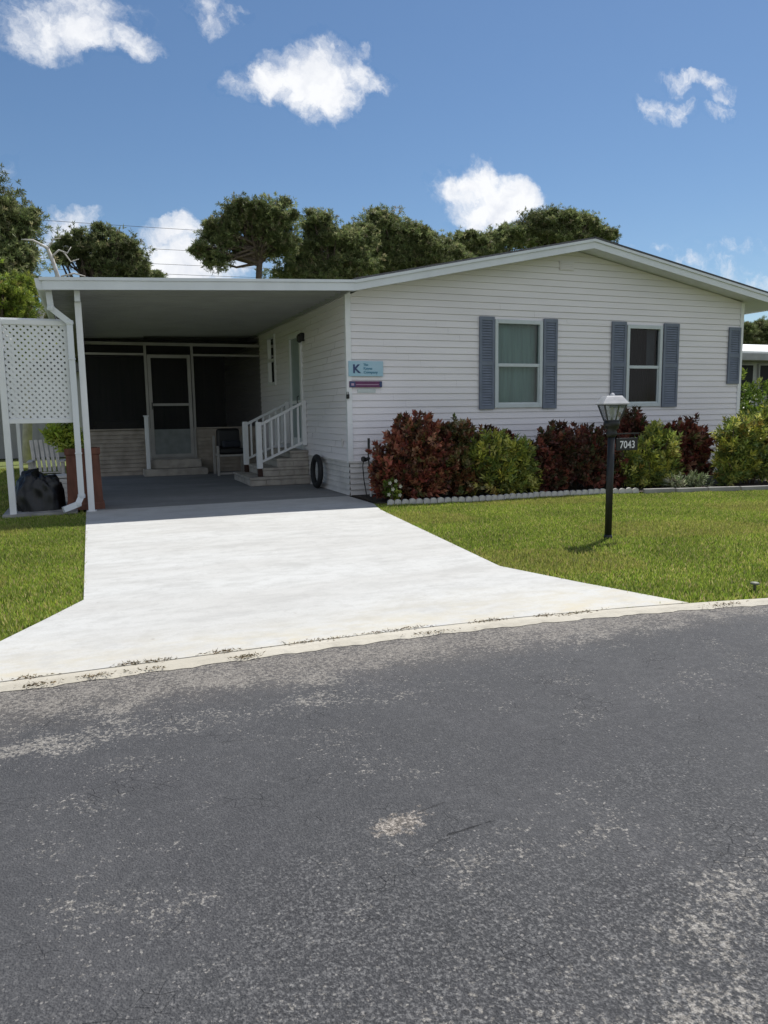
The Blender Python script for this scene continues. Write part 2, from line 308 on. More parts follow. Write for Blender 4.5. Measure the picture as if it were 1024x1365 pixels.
# ------------------------------------------------------------------ mesh helpers
class MB:
    def __init__(s): s.v = []; s.f = []
    def quad(s, a, b, c, d): i = len(s.v); s.v += [tuple(a), tuple(b), tuple(c), tuple(d)]; s.f.append((i, i+1, i+2, i+3)); return s
    def poly(s, pts): i = len(s.v); s.v += [tuple(p) for p in pts]; s.f.append(tuple(range(i, i+len(pts)))); return s
    def prism(s, pts, ext):
        """polygon pts extruded by vector ext"""
        i = len(s.v); n = len(pts); e = Vector(ext)
        s.v += [tuple(p) for p in pts] + [tuple(Vector(p) + e) for p in pts]
        s.f.append(tuple(range(i+n-1, i-1, -1))); s.f.append(tuple(range(i+n, i+2*n)))
        for k in range(n): s.f.append((i+k, i+(k+1) % n, i+n+(k+1) % n, i+n+k))
        return s
    def box(s, x0, x1, y0, y1, z0, z1, b=0.0):
        if b <= 0:
            return s.prism([(x0, y0, z0), (x1, y0, z0), (x1, y1, z0), (x0, y1, z0)], (0, 0, z1-z0))
        bm = bmesh_box(x0, x1, y0, y1, z0, z1, b); i = len(s.v)
        s.v += [tuple(v.co) for v in bm.verts]; s.f += [tuple(i + v.index for v in f.verts) for f in bm.faces]; bm.free(); return s
    def bar(s, a, b, w, h=None, up=(0, 0, 1)):
        """rectangular bar from a to b"""
        h = h or w; a = Vector(a); b = Vector(b); d = (b-a).normalized(); u_ = Vector(up)
        if abs(d.dot(u_)) > .98: u_ = Vector((0, 1, 0))
        sx = d.cross(u_).normalized() * (w/2); sz = sx.cross(d).normalized() * (h/2)
        return s.prism([a-sx-sz, a+sx-sz, a+sx+sz, a-sx+sz], b-a)
    def tube(s, pts, r, n=8, cap=True):
        pts = [Vector(p) for p in pts]; R_ = r if isinstance(r, (list, tuple)) else [r]*len(pts); base = len(s.v); prev = None
        for k, p_ in enumerate(pts):
            d = (pts[min(k+1, len(pts)-1)] - pts[max(k-1, 0)]).normalized()
            if prev is None:
                a_ = d.cross(Vector((0, 0, 1)));
                if a_.length < .1: a_ = d.cross(Vector((0, 1, 0)))
            else: a_ = prev - d * prev.dot(d)
            a_.normalize(); prev = a_; b_ = d.cross(a_)
            for j in range(n):
                t_ = 2*math.pi*j/n; s.v.append(tuple(p_ + (a_*math.cos(t_) + b_*math.sin(t_))*R_[k]))
        for k in range(len(pts)-1):
            for j in range(n):
                s.f.append((base+k*n+j, base+k*n+(j+1) % n, base+(k+1)*n+(j+1) % n, base+(k+1)*n+j))
        if cap:
            s.f.append(tuple(base+j for j in reversed(range(n)))); s.f.append(tuple(base+(len(pts)-1)*n+j for j in range(n)))
        return s
    def lathe(s, prof, c=(0, 0, 0), n=16, sx=1., sy=1., rot=0.):
        base = len(s.v)
        for (r, z) in prof:
            for j in range(n):
                t_ = 2*math.pi*j/n + rot; s.v.append((c[0]+r*math.cos(t_)*sx, c[1]+r*math.sin(t_)*sy, c[2]+z))
        for k in range(len(prof)-1):
            for j in range(n): s.f.append((base+k*n+j, base+k*n+(j+1) % n, base+(k+1)*n+(j+1) % n, base+(k+1)*n+j))
        s.f.append(tuple(base+j for j in reversed(range(n)))); s.f.append(tuple(base+(len(prof)-1)*n+j for j in range(n))); return s
    def build(s, name, m, parent=None, smooth=False, loc=None):
        me = bpy.data.meshes.new(name); vs = s.v
        off = Vector((0, 0, 0))
        if parent is not None: off = ORG.get(parent.name, Vector((0, 0, 0)))
        elif loc is not None: off = Vector(loc)
        me.from_pydata([tuple(Vector(q) - off) for q in vs], [], s.f); me.update()
        import bmesh
        bm = bmesh.new(); bm.from_mesh(me); bmesh.ops.recalc_face_normals(bm, faces=bm.faces); bm.to_mesh(me); bm.free()
        if smooth: me.polygons.foreach_set('use_smooth', [True]*len(me.polygons))
        me.materials.append(m); o = bpy.data.objects.new(name, me); COL.objects.link(o)
        if parent is not None: o.parent = parent; ORG[o.name] = off
        elif loc is not None: o.location = loc; ORG[o.name] = off
        return o
def bmesh_box(x0, x1, y0, y1, z0, z1, b):
    import bmesh
    bm = bmesh.new(); bmesh.ops.create_cube(bm, size=1)
    for v_ in bm.verts: v_.co = ((x0+x1)/2 + v_.co.x*(x1-x0), (y0+y1)/2 + v_.co.y*(y1-y0), (z0+z1)/2 + v_.co.z*(z1-z0))
    bmesh.ops.bevel(bm, geom=bm.edges[:], offset=b, segments=2, affect='EDGES', profile=.5); bm.verts.index_update(); return bm
ORG = {}   # world origin of each thing, so parts can be written in world metres
def tag(o, label=None, cat=None, group=None, kind=None):
    if label: o['label'] = label
    if cat: o['category'] = cat
    if group: o['group'] = group
    if kind: o['kind'] = kind
    return o
def thing(name, loc, label, cat, group=None):
    o = bpy.data.objects.new(name, None); o.empty_display_size = .2; o.location = loc; COL.objects.link(o); ORG[o.name] = Vector(loc)
    return tag(o, label, cat, group)
def struct(o): o['kind'] = 'structure'; return o
def cards(name, V, cols, m, parent=None, loc=(0, 0, 0)):
    """V: (n,k,3) polygons of k corners each, cols: (n,3)"""
    n_, k = V.shape[0], V.shape[1]
    off = ORG.get(parent.name) if parent is not None else Vector(loc)
    V = V - np.array(off)
    me = bpy.data.meshes.new(name); me.vertices.add(n_*k); me.vertices.foreach_set('co', V.reshape(-1).astype(np.float32))
    me.loops.add(n_*k); me.loops.foreach_set('vertex_index', np.arange(n_*k, dtype=np.int32))
    me.polygons.add(n_); me.polygons.foreach_set('loop_start', np.arange(0, n_*k, k, dtype=np.int32)); me.polygons.foreach_set('loop_total', np.full(n_, k, dtype=np.int32))
    a = me.attributes.new('col', 'FLOAT_COLOR', 'POINT'); c = np.ones((n_, k, 4), dtype=np.float32); c[:, :, :3] = cols[:, None, :]; a.data.foreach_set('color', c.reshape(-1))
    me.update(calc_edges=True); me.validate(); me.materials.append(m); o = bpy.data.objects.new(name, me); COL.objects.link(o)
    if parent is not None: o.parent = parent
    else: o.location = loc
    return o
def unit(a): return a / np.maximum(np.linalg.norm(a, axis=-1, keepdims=True), 1e-9)
def leafquads(pos, dirs, length, width, rng, cup=.15):
    """diamond leaves starting at pos along dirs"""
    n_ = len(pos); d = unit(dirs); r = unit(rng.normal(size=(n_, 3))); s_ = unit(np.cross(d, r)); up = np.cross(s_, d)
    Lx = (length * rng.uniform(.7, 1.25, n_))[:, None]; W = (width * rng.uniform(.7, 1.2, n_))[:, None]
    return np.stack([pos, pos + d*Lx*.45 + s_*W*.5 + up*Lx*cup, pos + d*Lx - up*Lx*cup, pos + d*Lx*.45 - s_*W*.5 + up*Lx*cup], axis=1)
def pal(cols, w, n_, rng, jit=.18):
    i = rng.choice(len(cols), n_, p=np.array(w)/sum(w)); c = np.array(cols)[i]
    return np.clip(c * rng.uniform(1-jit, 1+jit, (n_, 1)) * rng.uniform(.93, 1.07, (n_, 3)), 0.002, 1)
def text_mesh(txt, size, name, m, parent, loc, ext=.002, bold=0.0, align='LEFT', scalex=1.0):
    cu = bpy.data.curves.new('t', 'FONT'); cu.body = txt; cu.size = size; cu.extrude = ext; cu.offset = bold; cu.align_x = align; cu.resolution_u = 3
    o = bpy.data.objects.new('t', cu); COL.objects.link(o); dg = bpy.context.evaluated_depsgraph_get()
    me = bpy.data.meshes.new_from_object(o.evaluated_get(dg)); bpy.data.objects.remove(o); me.name = name
    off = ORG[parent.name]
    R_ = Matrix(((scalex, 0, 0), (0, 0, -1), (0, 1, 0)))
    for v_ in me.vertices: v_.co = R_ @ v_.co + Vector(loc) - off
    me.materials.clear(); me.materials.append(m); ob = bpy.data.objects.new(name, me); COL.objects.link(ob); ob.parent = parent; return ob

# ================================================================== GROUND
def sheet(name, pts, z, m, thick=0.0):
    b = MB()
    if thick: b.prism([(x, y, z-thick) for x, y in pts], (0, 0, thick))
    else: b.poly([(x, y, z) for x, y in pts])
    return struct(b.build(name, m))
def yroad(x):
    if x < -3: return -8.0
    if x < 1: return -8.0 - .031*(x+3)**2
    return -8.496 - .248*(x-1)
xs = [-60, -30, -12] + [-8 + .5*i for i in range(0, 33)] + [14, 24, 60]
b = MB()
gx = [-400, -60, -20] + list(range(-16, 25, 4)) + [60, 400]
b.quad((-1500, -1500, -.03), (1500, -1500, -.03), (1500, 1500, -.03), (-1500, 1500, -.03)); struct(b.build('ground', m_ground))
b = MB()
for i in range(len(xs)-1):
    x0, x1 = xs[i], xs[i+1]; b.quad((x0, yroad(x0)+.02, -.014), (x0, -16.5, -.014), (x1, -16.5, -.014), (x1, yroad(x1)+.02, -.014))
struct(b.build('road', m_road))
b = MB()
for i in range(len(xs)-1):      # kerb: a flat ribbon slightly crowned, broken edge
    x0, x1 = xs[i], xs[i+1]
    n_ = 8 if x1 - x0 < 1 else 1
    for j in range(n_):
        a = x0 + (x1-x0)*j/n_; c = x0 + (x1-x0)*(j+1)/n_
        ja = .012*math.sin(a*17)+.008*math.sin(a*41+1); jc = .012*math.sin(c*17)+.008*math.sin(c*41+1)
        ya, yc = yroad(a), yroad(c)
        b.quad((a, ya+.128, 0.0), (a, ya+.05, .004), (c, yc+.05, .004), (c, yc+.128, 0.0))
        b.quad((a, ya+.05, .004), (a, ya-.015+ja, -.011), (c, yc-.015+jc, -.011), (c, yc+.05, .004))
        b.quad((a, ya+.128, 0.0), (a, ya+.128, -.06), (c, yc+.128, -.06), (c, yc+.128, 0.0))
struct(b.build('kerb', m_kerb))
DRV = [(-4.35, -.02), (-4.35, -6.07), (-4.62, -6.6), (-5.3, -7.868), (-2.9, -7.868), (-2.2, yroad(-2.2)+.133), (-1.5, yroad(-1.5)+.133), (-.6, yroad(-.6)+.133), (-.12, yroad(-.12)+.133), (-.45, -7.2), (-.71, -6.36), (-.22, -2.04), (-.05, -1.3), (-.05, -.02)]
sheet('driveway', DRV, 0.004, m_drive, .05)
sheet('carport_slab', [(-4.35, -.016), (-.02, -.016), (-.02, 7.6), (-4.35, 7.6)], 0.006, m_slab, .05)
BED = [(0.02, .02), (.02, -1.25), (.25, -1.5), (1.6, -1.70), (2.9, -1.66), (4.05, -1.76), (5.0, -2.1), (6.97, -2.62), (9.4, -3.0), (12, -3.0), (12, .02)]
sheet('garden_bed', BED, .012, m_soil, .05)
sheet('utility_slab', [(-5.5, -.2), (-4.47, -.2), (-4.47, 1.4), (-5.5, 1.4)], .03, m_conc2, .07)

# grass blades (only where the ground is lawn)
def inpoly(x, y, P):
    P = np.array(P); r = np.zeros(len(x), bool); j = len(P)-1
    for i in range(len(P)):
        c = ((P[i, 1] > y) != (P[j, 1] > y)) & (x < (P[j, 0]-P[i, 0])*(y-P[i, 1])/(P[j, 1]-P[i, 1]+1e-12)+P[i, 0]); r ^= c; j = i
    return r
def grass(n_, x0, x1, y0, y1, hmul=1.0):
    x = RNG.uniform(x0, x1, n_); y = RNG.uniform(y0, y1, n_)
    yr = np.array([yroad(q) for q in x]) + .14
    ok = (y > yr) & ~inpoly(x + RNG.normal(size=n_)*.014, y + RNG.normal(size=n_)*.014, DRV) & ~inpoly(x, y, BED)
    ok &= ~((x > -5.5) & (x < -4.45) & (y > -.2) & (y < 1.4)) & ~((x > -4.4) & (x < 9.1) & (y > -.1))
    x, y = x[ok], y[ok]; k = len(x)
    den = .5 + .5*np.sin(x*2.1+np.sin(y*1.7)*2)*np.sin(y*2.6+np.cos(x*1.3)*2)
    n1 = np.sin(x*5.3+3*np.sin(y*3.1)) * np.sin(y*6.1+2*np.sin(x*2.9))
    h = RNG.uniform(.016, .040, k) * hmul * (1 + .3*n1); w = RNG.uniform(.005, .010, k)
    ang = RNG.uniform(0, 2*np.pi, k); lean = RNG.uniform(.1, 1.0, k); la = RNG.uniform(0, 2*np.pi, k)
    base = np.stack([x, y, np.full(k, -.03)], 1); s_ = np.stack([np.cos(ang), np.sin(ang), np.zeros(k)], 1) * w[:, None]
    tip = base + np.stack([np.cos(la)*lean*h, np.sin(la)*lean*h, h+.01], 1)
    c = pal([(.28, .37, .055), (.21, .30, .045), (.40, .43, .11), (.46, .40, .19), (.13, .18, .03)], [4, 3, 2, 1.5, 2], k, RNG, .25)
    c = c * (0.86 + .28*den[:, None]*np.array([1.15, 1.0, .9]))
    dry = (np.sin(x*1.1+2.0)*np.sin(y*1.9+1.0+x*.5) > .35)[:, None] * RNG.uniform(0, 1, (k, 1)) * .6
    c = c*(1-dry) + np.array([.42, .35, .12])*dry
    return np.stack([base - s_, base + s_, tip], 1), c
parts = [grass(420000, -1.0, 9.5, -9.0, -1.2), grass(140000, -8.0, -4.3, -7.9, -.1), grass(70000, -9.0, -4.3, -.1, 12), grass(30000, 9.2, 14, -9, 4)]
o = cards('grass', np.concatenate([p_[0] for p_ in parts]), np.concatenate([p_[1] for p_ in parts]), m_grassb)
tag(o, 'short green lawn grass growing either side of the driveway', 'grass', kind='stuff')

# ================================================================== HOUSE
HOME = thing('manufactured_home', (0, 0, 0), 'long single-storey home in pale vinyl siding with a low front gable and blue-grey shutters', 'house')
XR = 8.98; AP = 4.76
def zu(x): return 3.46 + .2059*x if x <= AP else 4.44 - .182*(x-AP)     # underside line of the rake
WIN = [(2.90, 3.92, 1.53, 3.12), (5.93, 6.80, 1.52, 3.11)]
def laps(b, z0, z1, pitch, xl, xr, yfun, holes=(), out=.014):
    z = z0
    while z < z1 - 1e-4:
        zt = min(z + pitch, z1); g = min(.007, pitch*.07)
        for kind, (za, zb) in ((0, (z, z+g)), (1, (z+g, zt))):
            zs = sorted({za, zb} | {h for H in holes for h in H[2:] if za+1e-5 < h < zb-1e-5})
            for p, q in zip(zs[:-1], zs[1:]):
                c0, c1, d0, d1 = xl(p), xr(p), xl(q), xr(q)
                if c1 <= c0: continue
                cuts = [(c0, c1, d0, d1)]
                for (h0, h1, hz0, hz1) in holes:
                    if q > hz0+1e-5 and p < hz1-1e-5:
                        nw = []
                        for (e0, e1, f0, f1) in cuts:
                            if e0 < h0 < e1: nw += [(e0, h0, f0, h0), (h1, e1, h1, f1)]
                            else: nw.append((e0, e1, f0, f1))
                        cuts = nw
                cuts2 = []
                for (e0, e1, f0, f1) in cuts:
                    if e1-e0 > 2.2 and abs(e0-f0) < .01 and abs(e1-f1) < .01:
                        sx = e0 + (e1-e0)*(.2+.6*((z*7.31) % 1.0)); cuts2 += [(e0, sx, f0, sx), (sx, e1, sx, f1)]
                    else: cuts2.append((e0, e1, f0, f1))
                for ci, cut in enumerate(cuts2):
                    if kind == 0: yfun(b, *cut, p, q, -.006, -.006, False)
                    else:
                        t0 = (p-z-g)/(zt-z-g); t1 = (q-z-g)/(zt-z-g); sm = .0022*(ci % 2); yfun(b, *cut, p, q, out*(1-t0)+sm, out*(1-t1)+sm, p == z+g)
        z = zt
def front(y0):
    def f_(b, c0, c1, d0, d1, z, zt, o0, o1, lip):
        b.quad((c0, y0-o0, z), (c1, y0-o0, z), (d1, y0-o1, zt), (d0, y0-o1, zt))
        if lip: b.quad((c0, y0+.006, z), (c1, y0+.006, z), (c1, y0-o0, z), (c0, y0-o0, z))
    return f_
def side(x0):
    def f_(b, c0, c1, d0, d1, z, zt, o0, o1, lip):
        b.quad((x0-o0, c1, z), (x0-o0, c0, z), (x0-o1, d0, zt), (x0-o1, d1, zt))
        if lip: b.quad((x0+.006, c1, z), (x0+.006, c0, z), (x0-o0, c0, z), (x0-o0, c1, z))
    return f_
SK = .60
def gl(z): return max(0.0, (z - 3.50)/.2059) if z > 3.50 else 0.0
def gr(z): return min(XR, AP + (4.46 - z)/.182) if z > 3.6 else XR
b = MB(); laps(b, SK, 4.46, .118, gl, gr, front(0.0), WIN)
FW = b.build('front_wall', m_siding, HOME)
b = MB(); DOOR = (2.92, 3.86, .72, 3.12); SW = (5.25, 5.98, 2.17, 3.32)
laps(b, SK, 3.5, .118, lambda z: 0.0, lambda z: 16.0, side(0.0), [DOOR, SW], out=.02)
SWALL = b.build('side_wall', m_siding, HOME)
b = MB(); b.quad((XR, 0, 0), (XR, 16, 0), (XR, 16, 3.7), (XR, 0, 3.7)); b.quad((0, 16, 0), (XR, 16, 0), (XR, 16, 3.7), (0, 16, 3.5)); b.poly([(0, 16, 3.5), (XR, 16, 3.7), (AP, 16, 4.45)])
b.build('rear_wall', m_siding, HOME)
b = MB(); b.box(-.035, .06, -.026, .055, SK-.02, 3.5); b.build('corner_board', m_white, HOME); b = MB(); b.box(XR-.06, XR+.03, -.026, .055, SK-.5, 3.66); b.build('corner_board', m_white, HOME)
b = MB(); laps(b, 0.0, SK, .10, lambda z: -.0, lambda z: XR, front(.005), out=.022); laps(b, 0.0, SK, .10, lambda z: .005, lambda z: 7.0, side(.005), out=.022)
b.box(-.03, XR, -.028, .03, SK-.02, SK+.012); b.box(-.028, .03, .03, 7.0, SK-.02, SK+.012)
b.build('skirting', m_skirt, HOME)
# roof
YF = -.45; XE = 9.75
def zt_(x): return zu(x) + .17
b = MB()
b.prism([(0.0, YF+.02, zt_(0)), (AP, YF+.02, zt_(AP)), (AP, YF+.02, zt_(AP)+.035), (0.0, YF+.02, zt_(0)+.035)], (0, 17, 0))
b.prism([(AP, YF-.015, zt_(AP)), (XE, YF-.015, zt_(XE)), (XE, YF-.015, zt_(XE)+.04), (AP, YF-.015, zt_(AP)+.04)], (0, 17, 0))
b.build('roof', m_shingle, HOME)
b = MB()
for (xa, xb) in ((0.0, AP), (AP, XE)):
    b.prism([(xa, YF, zu(xa)), (xb, YF, zu(xb)), (xb, YF, zt_(xb)), (xa, YF, zt_(xa))], (0, .025, 0))
    b.prism([(xa, YF-.022, zt_(xa)-.05), (xb, YF-.022, zt_(xb)-.05), (xb, YF-.022, zt_(xb)-.001), (xa, YF-.022, zt_(xa)-.001)], (0, .02, 0))
b.box(XE-.02, XE+.10, YF, 16.5, zu(XE)+.02, zt_(XE)-.002)
b.build('fascia', m_alum, HOME)
b = MB()
for (xa, xb) in ((0.0, AP), (AP, XR)): b.prism([(xa, YF+.027, zu(xa)+.03), (xb, YF+.027, zu(xb)+.03), (xb, YF+.027, zu(xb)+.045), (xa, YF+.027, zu(xa)+.045)], (0, .5, 0))
b.prism([(XR, YF+.027, zu(XR)+.03), (XE-.02, YF+.027, zu(XE)+.03), (XE-.02, YF+.027, zu(XE)+.045), (XR, YF+.027, zu(XR)+.045)], (0, 16.9, 0))
b.build('soffit', m_alum, HOME)
b = MB(); b.box(4.30, 4.62, -.03, -.012, 4.10, 4.27)
for k in range(5): b.box(4.32, 4.60, -.042, -.031, 4.115+k*.031, 4.128+k*.031)
b.build('gable_vent', m_siding, HOME)
# shutters, louvred
def shutter(x0, x1, z0, z1):
    b = MB(); y = -.018; f = .05
    b.box(x0, x0+f, y-.032, y, z0, z1, .003); b.box(x1-f, x1, y-.032, y, z0, z1, .003)
    zm = (z0+z1)/2
    for (a, c) in ((z0, z0+.07), (z1-.07, z1), (zm-.04, zm+.04)): b.box(x0+f, x1-f, y-.031, y, a, c)
    for (a, c) in ((z0+.07, zm-.04), (zm+.04, z1-.07)):
        k = int((c-a)/.048); st = (c-a)/k
        for i in range(k):
            zz = a + st*(i+.5); b.prism([(x0+f, y-.004, zz+.022), (x0+f, y-.010, zz+.026), (x0+f, y-.029, zz-.018), (x0+f, y-.023, zz-.022)], (x1-x0-2*f, 0, 0))
    b.quad((x0+f, y-.001, z0), (x1-f, y-.001, z0), (x1-f, y-.001, z1), (x0+f, y-.001, z1))
    return b.build('shutter', m_shut, HOME)
for s in ((2.56, 2.875), (3.945, 4.26), (5.54, 5.895), (6.84, 7.24)): shutter(s[0], s[1], 1.485, 3.18)
shutter(8.60, 8.93, 1.96, 3.15)
def window_front(x0, x1, z0, z1, curtain, curt2, glass, left):
    b = MB(); t = .055; y0, y1 = -.045, .05
    b.box(x0-.01, x0+t, y0, y1, z0-.02, z1+.02, .004); b.box(x1-t, x1+.01, y0, y1, z0-.02, z1+.02, .004)
    b.box(x0+t, x1-t, y0, y1, z1-t, z1+.02, .004); b.box(x0+t, x1-t, y0, y1, z0-.02, z0+t, .004)
    zm = (z0+z1)/2 - .02; b.box(x0+t, x1-t, -.03, .03, zm-.03, zm+.03, .004)
    b.box(x0+t, x0+t+.025, -.02, .02, z0+t, zm-.03); b.box(x1-t-.025, x1-t, -.02, .02, z0+t, zm-.03); b.box(x0+t+.025, x1-t-.025, -.02, .02, z0+t, z0+t+.025)
    f = b.build('window', m_wframe, HOME)
    b = MB(); b.quad((x0+t, .012, zm), (x1-t, .012, zm), (x1-t, .012, z1-t), (x0+t, .012, z1-t)); b.quad((x0+t, -.004, z0+t), (x1-t, -.004, z0+t), (x1-t, -.004, zm), (x0+t, -.004, zm))
    b.build('pane', glass, f)
    def drape(a, c, y, zl, zh, m, amp, nm):
        b = MB(); k = 40
        for i in range(k):
            xa = a+(c-a)*i/k; xb = a+(c-a)*(i+1)/k
            ya = y + amp*math.sin(i*1.3)+amp*.5*math.sin(i*.37); yb = y + amp*math.sin((i+1)*1.3)+amp*.5*math.sin((i+1)*.37)
            b.quad((xa, ya, zl), (xb, yb, zl), (xb, yb, zh), (xa, ya, zh))
        return b.build(nm, m, f, smooth=True)
    if left:
        drape(x0, x1, .14, z0-.1, z1, curtain, .004, 'curtain')
    else:
        drape(x0, x1, .30, z0-.1, z1, curtain, .012, 'curtain'); drape(x1-.24, x1-.02, .14, zm, z1, curt2, .01, 'curtain')
    b = MB(); b.box(x0-.3, x1+.3, 1.2, 1.22, z0-.5, z1+.4); b.build('room_wall', m_dark, f)
    return f
window_front(*WIN[0], m_curt_g, None, m_glass, True)
window_front(*WIN[1], m_curt_d, m_curt_w, m_glassd, False)
# interior shell so no light leaks
b = MB(); b.box(.08, XR-.08, .06, .065, .3, .31); b.quad((.1, 1.6, .2), (XR-.1, 1.6, .2), (XR-.1, 1.6, 3.39), (.1, 1.6, 3.39)); b.quad((.1, .1, 3.4), (XR-.1, .1, 3.4), (XR-.1, 15.9, 3.4), (.1, 15.9, 3.4)); b.quad((.1, .1, .7), (XR-.1, .1, .7), (XR-.1, 15.9, .7), (.1, 15.9, .7))
b.build('interior', m_dark, HOME)
# side window
y0, y1, z0, z1 = SW; b = MB(); t = .05
b.box(-.045, .03, y0-.01, y0+t, z0-.02, z1+.02); b.box(-.045, .03, y1-t, y1+.01, z0-.02, z1+.02); b.box(-.045, .03, y0+t, y1-t, z1-t, z1+.02); b.box(-.045, .03, y0+t, y1-t, z0-.02, z0+t); b.box(-.04, .02, y0+t, y1-t, (z0+z1)/2-.03, (z0+z1)/2+.03)
f = b.build('window', m_white, HOME); b = MB(); b.quad((.0, y0+t, z0+t), (.0, y1-t, z0+t), (.0, y1-t, z1-t), (.0, y0+t, z1-t)); b.build('pane', m_glassd, f)
# storm door
y0, y1, z0, z1 = DOOR; b = MB(); t = .09
b.box(-.05, .03, y0-.03, y0+t, z0-.02, z1+.04, .004); b.box(-.05, .03, y1-t, y1+.03, z0-.02, z1+.04, .004); b.box(-.05, .03, y0+t, y1-t, z1-.07, z1+.04, .004)
b.box(-.03, .02, y0+t, y1-t, z0, z0+.22); b.box(-.03, .02, y0+t, y1-t, z0+.95, z0+1.02)
d = b.build('door', m_white, HOME)
b = MB(); b.box(-.015, .01, y0+t-.01, y1-t+.01, z0, z1-.05); b.build('door_leaf', mat('door_teal', (.30, .36, .36), .35), d)
b = MB(); b.tube([(-.06, y0+.13, z0+.95), (-.10, y0+.13, z0+.97), (-.10, y0+.13, z0+1.09), (-.06, y0+.13, z0+1.11)], .010, 6); b.build('handle', m_black, d)
b = MB(); b.box(-.10, -.012, 2.66, 2.76, 2.93, 3.10, .012); b.lathe([(.02, .0), (.055, .03), (.06, .12), (.03, .17)], (-.11, 2.71, 2.90), 10); b.build('porch_light', m_black, HOME)
b = MB(); b.box(-.03, -.012, .28, .36, .86, 1.0, .006); b.build('outlet_box', m_skirt, HOME)

# ================================================================== CARPORT
CP = thing('carport', (-4.27, -.1, 0), 'white flat aluminium carport roof on slim posts beside the house', 'carport')
XL = -4.72
def cz(x): return 3.46 + .0425*x
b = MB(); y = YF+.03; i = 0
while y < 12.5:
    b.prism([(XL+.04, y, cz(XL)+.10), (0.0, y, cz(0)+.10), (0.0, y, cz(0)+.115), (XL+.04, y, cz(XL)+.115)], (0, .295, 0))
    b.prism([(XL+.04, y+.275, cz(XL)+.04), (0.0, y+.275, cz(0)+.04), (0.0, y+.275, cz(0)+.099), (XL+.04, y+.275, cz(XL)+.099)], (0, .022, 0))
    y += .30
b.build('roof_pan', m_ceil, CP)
b = MB(); b.prism([(XL, YF-.002, cz(XL)), (0.0, YF-.002, cz(0)), (0.0, YF-.002, cz(0)+.125), (XL, YF-.002, cz(XL)+.125)], (0, .028, 0))
b.prism([(XL-.04, YF-.02, cz(XL)+.128), (0.0, YF-.02, cz(0)+.128), (0.0, YF-.02, cz(0)+.172), (XL-.04, YF-.02, cz(XL)+.172)], (0, .06, 0))
b.build('fascia', m_alum, CP)
b = MB(); b.box(-.055, -.0225, YF+.03, 12.3, cz(0)+.0, cz(0)+.10); b.build('wall_channel', m_ceil, CP)
b = MB(); gz = cz(XL)
b.prism([(XL-.10, YF+.02, gz+.16), (XL-.085, YF+.02, gz+.03), (XL-.05, YF+.02, gz+.0), (XL+.03, YF+.02, gz+.0), (XL+.03, YF+.02, gz+.15)], (0, 12.5, 0)); b.build('gutter', m_alum, CP)
b = MB(); b.box(-4.31, -4.23, -.3, 12.0, gz-.12, gz+.035, .004); b.build('beam', m_alum, CP)
for yy in (-.1, 2.4, 4.7): b = MB(); b.box(-4.315, -4.222, yy-.045, yy+.045, 0.004, gz-.11, .006); b.box(-4.34, -4.195, yy-.06, yy+.06, .006, .018); b.build('post', m_white, CP)
b = MB(); W = .085
pth = [(-4.655, -.25, gz+.05), (-4.635, -.25, 3.03), (-4.40, -.2, 2.84), (-4.40, -.2, .26), (-4.46, -.24, .14), (-4.66, -.34, .08)]
bev = []
for k in range(len(pth)-1):
    b.bar(pth[k], pth[k+1], W, .065, up=(0, 1, 0))
for k in range(1, len(pth)-1): b.lathe([(.052, -.03), (.056, 0), (.052, .03)], pth[k], 8)
for zz in (.9, 2.3): b.box(-4.45, -4.35, -.245, -.16, zz, zz+.02)
b.build('downspout', m_alum, CP)

# ================================================================== SCREENED PORCH at the back of the carport
SP = thing('screened_porch', (-2.1, 7.0, 0), 'dim screened porch with a low sided wall closing the back of the carport', 'porch')
def pf_(z): return z
for (xa, xb) in ((-4.3, -2.86), (-1.72, -.01)):
    b = MB(); laps(b, .0, 1.12, .10, lambda z: xa, lambda z: xb, front(7.0), out=.025); b.box(xa, xb, 6.965, 7.06, 1.12, 1.15); b.build('knee_wall', m_block, SP)
b = MB(); b.box(-4.3, -.01, 6.96, 7.04, 3.17, 3.24); b.box(-4.3, -2.86, 6.97, 7.03, 2.93, 2.98); b.box(-1.72, -.01, 6.97, 7.03, 2.93, 2.98)
b.box(-2.88, -2.82, 6.965, 7.035, 1.15, 3.17); b.box(-1.76, -1.70, 6.965, 7.035, 1.15, 3.17); b.box(-4.3, -4.24, 6.965, 7.035, 1.15, 3.17); b.box(-2.86, -2.815, 6.95, 7.03, .0, 1.15); b.box(-1.775, -1.72, 6.95, 7.03, .0, 1.15); b.box(-2.815, -1.775, 6.98, 7.03, .0, .42)
b.build('screen_frame', m_tanalu, SP)
b = MB(); b.quad((-4.3, 7.0, 1.15), (-2.86, 7.0, 1.15), (-2.86, 7.0, 3.3), (-4.3, 7.0, 3.3)); b.quad((-1.72, 7.0, 1.15), (0, 7.0, 1.15), (0, 7.0, 3.4), (-1.72, 7.0, 3.4)); b.quad((-2.86, 7.0, 2.98), (-1.72, 7.0, 2.98), (-1.72, 7.0, 3.4), (-2.86, 7.0, 3.4)); b.build('insect_screen', m_screen, SP)
b = MB(); b.box(-2.81, -2.73, 6.94, 6.98, .42, 2.95); b.box(-1.86, -1.78, 6.94, 6.98, .42, 2.95); b.box(-2.73, -1.86, 6.94, 6.98, 2.87, 2.95); b.box(-2.73, -1.86, 6.94, 6.98, 1.70, 1.76); b.box(-2.73, -1.86, 6.94, 6.98, .42, .50)
d = b.build('screen_door', m_tanalu, SP)
b = MB(); b.box(-2.73, -1.86, 6.95, 6.97, .50, 1.12); b.build('kick_panel', m_kick, d)
